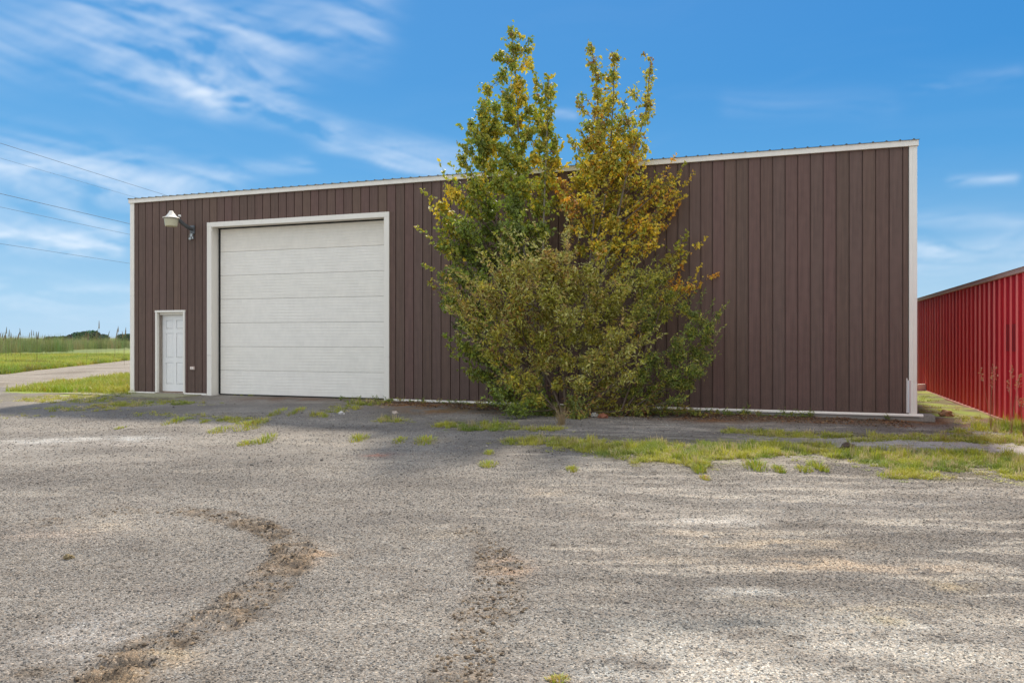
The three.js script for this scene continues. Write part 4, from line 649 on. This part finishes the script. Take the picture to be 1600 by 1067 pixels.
// grass and stalks further off: verge beside the building, mown bank beyond the lane, tall stand at the field edge
const farTuft = bladeGeo(7, 30, .22, .16, .016, .7), reedGeo = bladeGeo(8, 26, .38, 1.4, .022, .22);
{
  const r = rng(71), list = [], bank = [], tall = [];
  for (let k = 0; k < 5200; k++) { const s = -8 * r() + .0, o = .5 - 16 * r(), [x, z] = toWorld(s - .1, o); if (region(x, z) !== 'meadow') continue; const t = clamp(.4 + n2(x * .6, z * .6) * .7 + r() * .3); list.push([x, height(x, z), z, .8 + .5 * r(), r() * 6.28, mix3(g1, g3, t * .75).map((v) => v * (.8 + .4 * r())), .7 + .5 * r()]); }
  scatter('meadow_grass', 'bright sunlit grass between the building and the gravel lane at left', 'grass', [farTuft], grassMat, list);
  for (let k = 0; k < 30000; k++) { const Z = 32 + 36 * Math.pow(r(), 1.3), z = -Z, [far] = roadEdges(z), x = far - 22 * Math.pow(r(), 1.2) + .3; if (x / Z < -.95) continue; const t = clamp(.45 + n2(x * .25, z * .25) * .6 + (r() - .5) * .4), dk = n2(x * .12 + 8, z * .3) > .6 ? .6 : 1.15; bank.push([x, height(x, z), z, 1 + .8 * r(), r() * 6.28, mix3(g4, g3, t * .8).map((v) => v * (.85 + .4 * r()) * dk), .7 + .6 * r()]); }
  scatter('bank_grass', 'bright mown grass bank beyond the gravel lane at left', 'grass', [farTuft], grassMat, bank);
  for (let k = 0; k < 7000; k++) { const Z = 44 + 110 * Math.pow(r(), 1.7), z = -Z, [far] = roadEdges(z), x = far - 15 - 60 * r() + 6 * n2(z * .05, 1) * .5; if (x / Z < -1.1 || x > far - 10) continue; const t = clamp(.4 + n2(x * .08, z * .08) * .6 + (r() - .5) * .5); tall.push([x, height(x, z), z, .8 + .5 * r(), r() * 6.28, mix3([.13, .20, .045], [.34, .31, .13], t).map((v) => v * (.85 + .35 * r())), .85 + .45 * r()]); }
  scatter('tall_grass', 'tall green field grass standing along the horizon at left', 'grass', [reedGeo], grassMat, tall);
  // seed heads standing above it
  const hb = new MB(), hr = rng(72);
  for (let k = 0; k < 34; k++) {
    const Z = 42 + 34 * hr(), u = -.68 + .2 * hr(), x = u * Z, z = -Z, H = 1.5 + .55 * hr() + (hr() < .12 ? .25 : 0), lean = (hr() - .2) * .5, y = height(x, z), c = mix3([.14, .13, .06], [.30, .22, .12], hr()).map((v) => v * .8);
    const pts = [V(x, y, z), V(x + lean * .2, y + H * .6, z), V(x + lean * .6, y + H, z)]; hb.tube(pts, .008, .006, c, 3);
    hb.tube([V(x + lean * .58, y + H * .92, z), V(x + lean * .75, y + H + .14, z), V(x + lean * 1.0, y + H + .3, z + .02)], .035, .008, c, 5);
  }
  tag(mesh('reed_stalks', hb.geo(), new THREE.MeshStandardMaterial({ vertexColors: true, roughness: 1 })), 'tall seed-headed stalks poking above the field grass at left', 'reeds', null, 'stuff');
  // far-off trees
  const fw = new MB(), fr = rng(73);
  for (let k = 0; k < 130; k++) {
    const u = fr(), px = 70 + 96 * u, Z = 330 + 60 * fr(), Hh = (.8 + 2.6 * Math.exp(-(((px - 136) / 26) ** 2)) * (.75 + .5 * fr())) + .8 * fr(), x = (px - 800) / F * Z, c0 = [.075, .115, .075].map((v) => v * (.7 + .6 * fr()));
    for (let m = 0; m < 130; m++) { const a = fr() * 6.28, e = Math.acos(2 * fr() - 1), rr = .75 + .35 * fr(), c = V(x + Math.cos(a) * Math.sin(e) * Hh * .55 * rr, .3 + Hh * (.5 + .5 * Math.cos(e) * rr), -Z + Math.sin(a) * Math.sin(e) * Hh * .5 * rr); const dd = V(fr() - .5, fr() - .3, fr() - .5).normalize(), ss = V(fr() - .5, fr() - .5, fr() - .5).cross(dd).normalize(); fw.leaf(c, dd, ss, dd.clone().cross(ss), .8, .6, c0.map((v) => v * (.7 + .7 * fr()))); }
  }
  for (let k = 0; k < 40; k++) { const px = 186 + 40 * fr(), Z = 350 + 30 * fr(), Hh = 1.6 + 1.4 * fr(), x = (px - 800) / F * Z; for (let m = 0; m < 90; m++) { const c = V(x + (fr() - .5) * Hh, .3 + Hh * fr(), -Z + (fr() - .5) * Hh), dd = V(fr() - .5, fr() - .3, fr() - .5).normalize(), ss = V(fr() - .5, fr() - .5, fr() - .5).cross(dd).normalize(); fw.leaf(c, dd, ss, dd.clone().cross(ss), .8, .6, [.075, .115, .075].map((v) => v * (.6 + .8 * fr()))); } }
  tag(mesh('distant_wood', fw.geo(true), new THREE.MeshStandardMaterial({ vertexColors: true, roughness: 1, side: THREE.DoubleSide })), 'dark low clump of far-off trees on the horizon at left', 'trees', null, 'stuff');
}
// separate clumps that stand alone on the gravel
{
  const clump = (px, py, rx, ry, label, pal, h = .1, seed = px) => {
    const [x, z] = G(px, py), o = base('grass_clump', label, 'grass clump', 'lone grass clumps on the gravel'); o.position.set(x, height(x, z), z);
    const r = rng(seed * 7 + py), Z = -z, R = rx * Z / F, Rz = Math.max(ry * Z * Z / (F * EYE), R * .5), n = Math.round(90 + 900 * R);
    const b = new MB();
    for (let k = 0; k < n; k++) {
      const a = r() * 6.28, q = Math.sqrt(r()), bx = Math.cos(a) * q * R, bz = Math.sin(a) * q * Rz, H = h * (.4 + .8 * r()) * (1.1 - .5 * q), dx = Math.cos(a) + (r() - .5), dz = Math.sin(a) + (r() - .5), l = H * (.3 + .6 * r()), w = .0035;
      const y = height(x + bx, z + bz) - height(x, z) - .008, c = mix3([g4, g1, g2][pal], [g2, g3, g5][pal], r()).map((v) => v * (.8 + .4 * r()));
      const sx = -dz * w, sz = dx * w, i0 = b.v(V(bx - sx, y, bz - sz), c), i1 = b.v(V(bx + sx, y, bz + sz), c), i2 = b.v(V(bx + dx * l * .3 + sx, y + H * .6, bz + dz * l * .3 + sz), c), i3 = b.v(V(bx + dx * l * .3 - sx, y + H * .6, bz + dz * l * .3 - sz), c), i4 = b.v(V(bx + dx * l, y + H, bz + dz * l), c);
      b.i.push(i0, i1, i2, i0, i2, i3, i3, i2, i4);
    }
    tag(part('blades', b.geo(true), bladeMat, o), null, null, null, 'stuff');
  };
  const bladeMat = new THREE.MeshPhysicalMaterial({ vertexColors: true, roughness: .85, transmission: .3, thickness: 0, side: THREE.DoubleSide });
  clump(274, 659, 12, 5, 'compact dark green grass clump in front of the entry door', 0);
  clump(187, 669, 6, 2, 'tiny sparse grass clump at left, farthest out from the entry door', 1, .05);
  clump(320, 659, 6, 2, 'tiny olive grass clump between the entry door and the overhead door', 1, .06);
  clump(343, 673, 18, 4, 'flat dull green grass clump, leftmost below the overhead door', 1, .07);
  clump(388, 667, 22, 6, 'widest yellow-tipped grass clump in front of the overhead door', 1, .11);
  clump(404, 659, 14, 5, 'brownish grass clump just behind the widest one by the overhead door', 2, .09);
  clump(352, 656, 12, 3, 'low light green grass clump under the left half of the overhead door', 1, .07);
  clump(433, 646, 9, 5, 'small round green grass clump near the middle of the overhead door', 1, .1);
  clump(463, 644, 8, 5, 'small yellow-green grass clump right of the round one by the overhead door', 1, .1);
  clump(414, 689, 14, 6, 'bright green spiky grass clump nearest the camera before the overhead door', 0, .12);
  clump(385, 693, 13, 4, 'low dull green grass clump left of the bright spiky one', 1, .07);
  clump(561, 686, 15, 5, 'isolated yellow-green grass clump below the right edge of the overhead door', 1, .1);
  clump(624, 689, 12, 4, 'faint sparse grass clump, middle one of a row of three', 1, .06);
  clump(664, 690, 18, 5, 'compact bright grass clump at the right end of a row of three', 1, .1);
  clump(762, 727, 16, 4, 'low yellowish grass clump alone on the open gravel before the trees', 1, .07);
  clump(764, 709, 8, 3, 'small faint grass clump just behind the low yellowish one', 1, .06);
  clump(894, 734, 9, 3, 'tiny bright yellow-green tuft of grass in front of the grass band', 1, .07);
  clump(1180, 731, 20, 5, 'dark green grass clump in front of the right part of the grass band', 0, .12);
  clump(1218, 736, 9, 4, 'small green grass clump between two larger ones at right', 0, .09);
  clump(1257, 735, 12, 4, 'sparse grass clump left of the tall round one at right', 1, .08);
  clump(1278, 733, 11, 6, 'round tall green grass clump right of the sparse one', 0, .13);
  clump(1093, 735, 11, 4, 'deep green grass clump hanging below the grass band', 0, .12);
  clump(1102, 747, 8, 3, 'pale yellowish tuft of grass below the deep green clump', 2, .05);
  clump(872, 1064, 18, 7, 'orange-tipped tuft of grass at the bottom edge of the picture', 2, .035);
  // dry tall clump before the bush
  const [x, z] = G(877, 664), o = base('dry_grass_clump', 'upright straw-coloured dry grass clump in front of the bush', 'dry grass'); o.position.set(x, height(x, z), z);
  const b = new MB(), r = rng(88);
  for (let k = 0; k < 75; k++) { const a = r() * 6.28, q = r() * .08, l = (r() - .5) * .3, H = .16 + .26 * r(), c = mix3([.30, .21, .10], [.48, .36, .19], r()), w = .0028, p0 = V(Math.cos(a) * q, -.01, Math.sin(a) * q), p1 = p0.clone().add(V(l, H, (r() - .5) * .3)); b.tube([p0, p0.clone().lerp(p1, .5).add(V(-l * .15, 0, 0)), p1], w, .0012, c, 3); }
  part('straws', b.geo(), new THREE.MeshStandardMaterial({ vertexColors: true, roughness: 1 }), o);
}
// broad-leaved weeds along the foot of the wall, fallen leaves, dry stalks by the red wall
{
  const r = rng(91), b = new MB(), add = (x, z, n, h, sp, cols, L) => {
    const y = height(x, z);
    for (let k = 0; k < n; k++) { const a = r() * 6.28, q = sp * Math.sqrt(r()), e = V(x + Math.cos(a) * q, y + h * (.25 + .75 * r()), z + Math.sin(a) * q), s = V(x + Math.cos(a) * q * .3, y, z + Math.sin(a) * q * .3); b.tube([s, e], .003, .0015, [.09, .1, .03], 3);
      for (let m = 0; m < 7; m++) { const p = s.clone().lerp(e, .3 + .75 * r()), d = V(r() - .5, (r() - .35) * .7, r() - .5).normalize(), sd = V(r() - .5, r() * .3, r() - .5).cross(d).normalize(), v = .7 + .6 * r(); b.leaf(p, d, sd, d.clone().cross(sd), L * (.7 + .6 * r()), L * .42, pick(r, cols).map((c) => c * v)); } }
  };
  const c1 = [[GR, 3], [DG, 3], [YG, 1]], c2 = [[OL, 2], [OY, 2], [BR, 2], [GR, 1]];
  for (let s = 7.9; s < 12.2; s += .2) { const [x, z] = toWorld(s + r() * .1, .12 + .35 * r()); add(x, z, 3 + Math.floor(r() * 4), .08 + .07 * r(), .14, r() < .5 ? c1 : c2, .045); }
  for (let s = 10.6; s < 15.2; s += .1) { const [x, z] = toWorld(s, .3 + .9 * r()); add(x, z, 5 + Math.floor(r() * 5), .12 + .16 * r(), .18, r() < .6 ? c1 : c2, .05); }
  for (let s = 14.6; s < 17.3; s += .16) { const [x, z] = toWorld(s, .12 + .5 * r()); add(x, z, 3 + Math.floor(r() * 5), .1 + .1 * r(), .16, r() < .7 ? c1 : c2, .05); }
  for (const [s, o, h] of [[16.0, .12, .16], [16.02, .10, .22], [18.6, .09, .12], [17.2, .1, .1], [7.6, .15, .14], [7.2, .2, .12], [6.7, .2, .1]]) { const [x, z] = toWorld(s, o); add(x, z, 6, h, .09, c1, .045); }
  tag(mesh('weeds', b.geo(true), leafMat), 'low green leafy weeds along the foot of the brown wall', 'weeds', null, 'stuff');
  const lf = new MB();
  for (let k = 0; k < 5200; k++) {
    const s = 7.5 + 11.4 * r(), o = .08 + 1.3 * Math.pow(r(), 1.3) + (s > 10.5 && s < 15 ? .5 * r() : 0), [x, z] = toWorld(s, o); if (n2(x * 1.2, z * 1.2) < -.25 && r() < .85) continue;
    const d = V(r() - .5, (r() - .5) * .4, r() - .5).normalize(), sd = V(0, 1, 0).add(V(r() - .5, 0, r() - .5)).cross(d).normalize(), v = .6 + .7 * r();
    lf.leaf(V(x, height(x, z) + .004 + .012 * r(), z), d, sd, V(0, 1, 0), .05, .034, pick(r, [[[.30, .13, .035], 3], [[.20, .10, .05], 3], [[.36, .22, .07], 1.5], [[.12, .075, .04], 2]]).map((c) => c * v));
  }
  tag(mesh('fallen_leaves', lf.geo(true), leafMat), 'rusty fallen leaves on the soil along the brown wall', 'leaves', null, 'stuff');
  // stalks by the red wall
  const st = (px, Z, hgt, label, seed) => {
    const x = (px - 800) / F * Z, z = -Z, o = base('dry_weed', label, 'dry weed'), q = rng(seed), w = new MB(), t = new MB(); o.position.set(x, height(x, z), z);
    for (let k = 0; k < 4; k++) {
      const e = V((q() - .5) * .3, hgt * (.75 + .3 * q()), (q() - .5) * .2), m = e.clone().multiplyScalar(.5).add(V((q() - .5) * .06, .05, 0)); w.tube([V((q() - .5) * .04, -.02, 0), m, e], .004, .002, [.30, .16, .09], 4);
      for (let j = 0; j < 26; j++) { const p = m.clone().lerp(e, .55 + .5 * q()).add(V((q() - .5) * .05, (q() - .5) * .05, (q() - .5) * .05)), dd = V(q() - .5, q() - .2, q() - .5).normalize(), s2 = V(q() - .5, q() - .5, q() - .5).cross(dd).normalize(); t.leaf(p, dd, s2, dd.clone().cross(s2), .03, .016, [.50, .27, .14].map((v) => v * (.7 + .6 * q()))); }
    }
    const wg = w.geo(); part('stalk', wg, new THREE.MeshStandardMaterial({ vertexColors: true, roughness: 1 }), o); part('seed_head', t.geo(true), leafMat, o);
  };
  st(1580, 12.6, 1.15, 'taller dry tan weed with seed heads in front of the red wall', 5); st(1549, 13.3, 1.2, 'slender dry weed left of the taller one before the red wall', 6); st(1600, 12.2, .8, 'dry weed cut by the right edge before the red wall', 7);
}

// ---------------------------------------------------------------- loose stones
function rock(seed, n, flat = .65) { const g = new THREE.IcosahedronGeometry(1, n), p = g.attributes.position, q = createNoise3D(rng(seed)); for (let i = 0; i < p.count; i++) { const v = V(p.getX(i), p.getY(i), p.getZ(i)); const s = 1 + .35 * q(v.x * 1.1, v.y * 1.1, v.z * 1.1) + .12 * q(v.x * 3, v.y * 3, v.z * 3); p.setXYZ(i, v.x * s, v.y * s * flat, v.z * s * .85); } g.computeVertexNormals(); return g; }
{
  const r = rng(123), list = [];
  const put = (n, Z0, Z1, s0, s1) => { for (let k = 0; k < n; k++) { const Z = Math.sqrt(lerp(Z0 * Z0, Z1 * Z1, r())), x = (r() * 2 - 1) * Z * .72, z = -Z; if (region(x, z) !== 'gravel_yard') continue; const [lx, lz] = toLocal(x, z); if (lz < .2 && lx > -.3) continue; const tr = trackAt(x, z)[0]; if (tr > .4 && r() < .6) continue;
    const s = lerp(s0, s1, Math.pow(r(), 3)), g = groundColor(x, z, 'gravel_yard'), t = r(); let v = .5 + .9 * Math.pow(r(), 1.4); if (t > .95) v *= 1.5; if (t < .10) v *= .45; const wm = (r() - .5) * .14;
    list.push([x, height(x, z) + s * .12, z, s, r() * 6.28, [clamp(g[0] * v * (1 + wm), 0, .75), clamp(g[1] * v, 0, .72), clamp(g[2] * v * (1 - wm), 0, .7)], .55 + .6 * r()]); } };
  put(170000, 3.1, 6.5, .0025, .009); put(90000, 6.5, 10, .004, .011); put(30000, 10, 16, .007, .016); put(450, 4, 18, .014, .028);
  scatter('loose_gravel', 'loose grey crushed stones scattered over the gravel yard', 'gravel', [rock(1, 0), rock(2, 0), rock(3, 0)], std([1, 1, 1], .95), list);
  // clods thrown up along the tyre tracks
  const cl = [];
  for (const t of tracks) for (let k = 0; k < 1300; k++) { const p = t.pts[Math.floor(r() * t.pts.length)], a = r() * 6.28, q = t.w * .62 * Math.sqrt(r()), x = p.x + Math.cos(a) * q, z = p.z + Math.sin(a) * q; if (trackAt(x, z)[0] < .25 * r() + .1) continue; const s = .003 + .0115 * Math.pow(r(), 3); cl.push([x, height(x, z) + s * .2, z, s, r() * 6.28, mix3([.075, .055, .036], [.26, .19, .12], r()), .7 + .4 * r()]); }
  scatter('mud_clods', 'brown crumbs of mud along the curved tyre tracks', 'mud', [rock(5, 1), rock(6, 1)], std([1, 1, 1], 1), cl);
  const single = (px, py, size, c, name, label, cat, seed) => { const [x, z] = G(px, py), o = tag(mesh(numbered(name), rock(seed, 3, .7), std(c, .95, { bumpMap: gravelBump, bumpScale: .003 })), label, cat); o.position.set(x, height(x, z) + size * .22, z); o.scale.setScalar(size); };
  single(107, 873, .034, [.30, .23, .12], 'stone', 'tan fist-sized stone alone on the gravel at left', 'stone', 31);
  single(1326, 702, .10, [.10, .065, .045], 'soil_clod', 'dark reddish-brown clod of soil at the gap in the grass band', 'clod', 32);
  single(617, 646, .055, [.60, .50, .43], 'stone', 'pale pinkish stone on the gravel right of the overhead door', 'stone', 33);
  single(533, 647, .06, [.60, .58, .55], 'stone', 'whitish flat stone on the gravel below the overhead door', 'stone', 34);
  single(929, 650, .075, [.75, .73, .68], 'stone', 'white stone at the foot of the bushes right of the dry grass', 'stone', 35);
  single(942, 653, .09, [.30, .12, .07], 'stone', 'rust-red stone beside the white one at the foot of the bushes', 'stone', 36);
  single(1453, 658, .10, [.50, .47, .42], 'stone', 'pale stone in the soil near the right corner of the building', 'stone', 37);
  single(1480, 650, .13, [.38, .22, .12], 'stone', 'orange-brown stone near the foot of the red wall', 'stone', 38);
}
renderer.render(scene, camera);
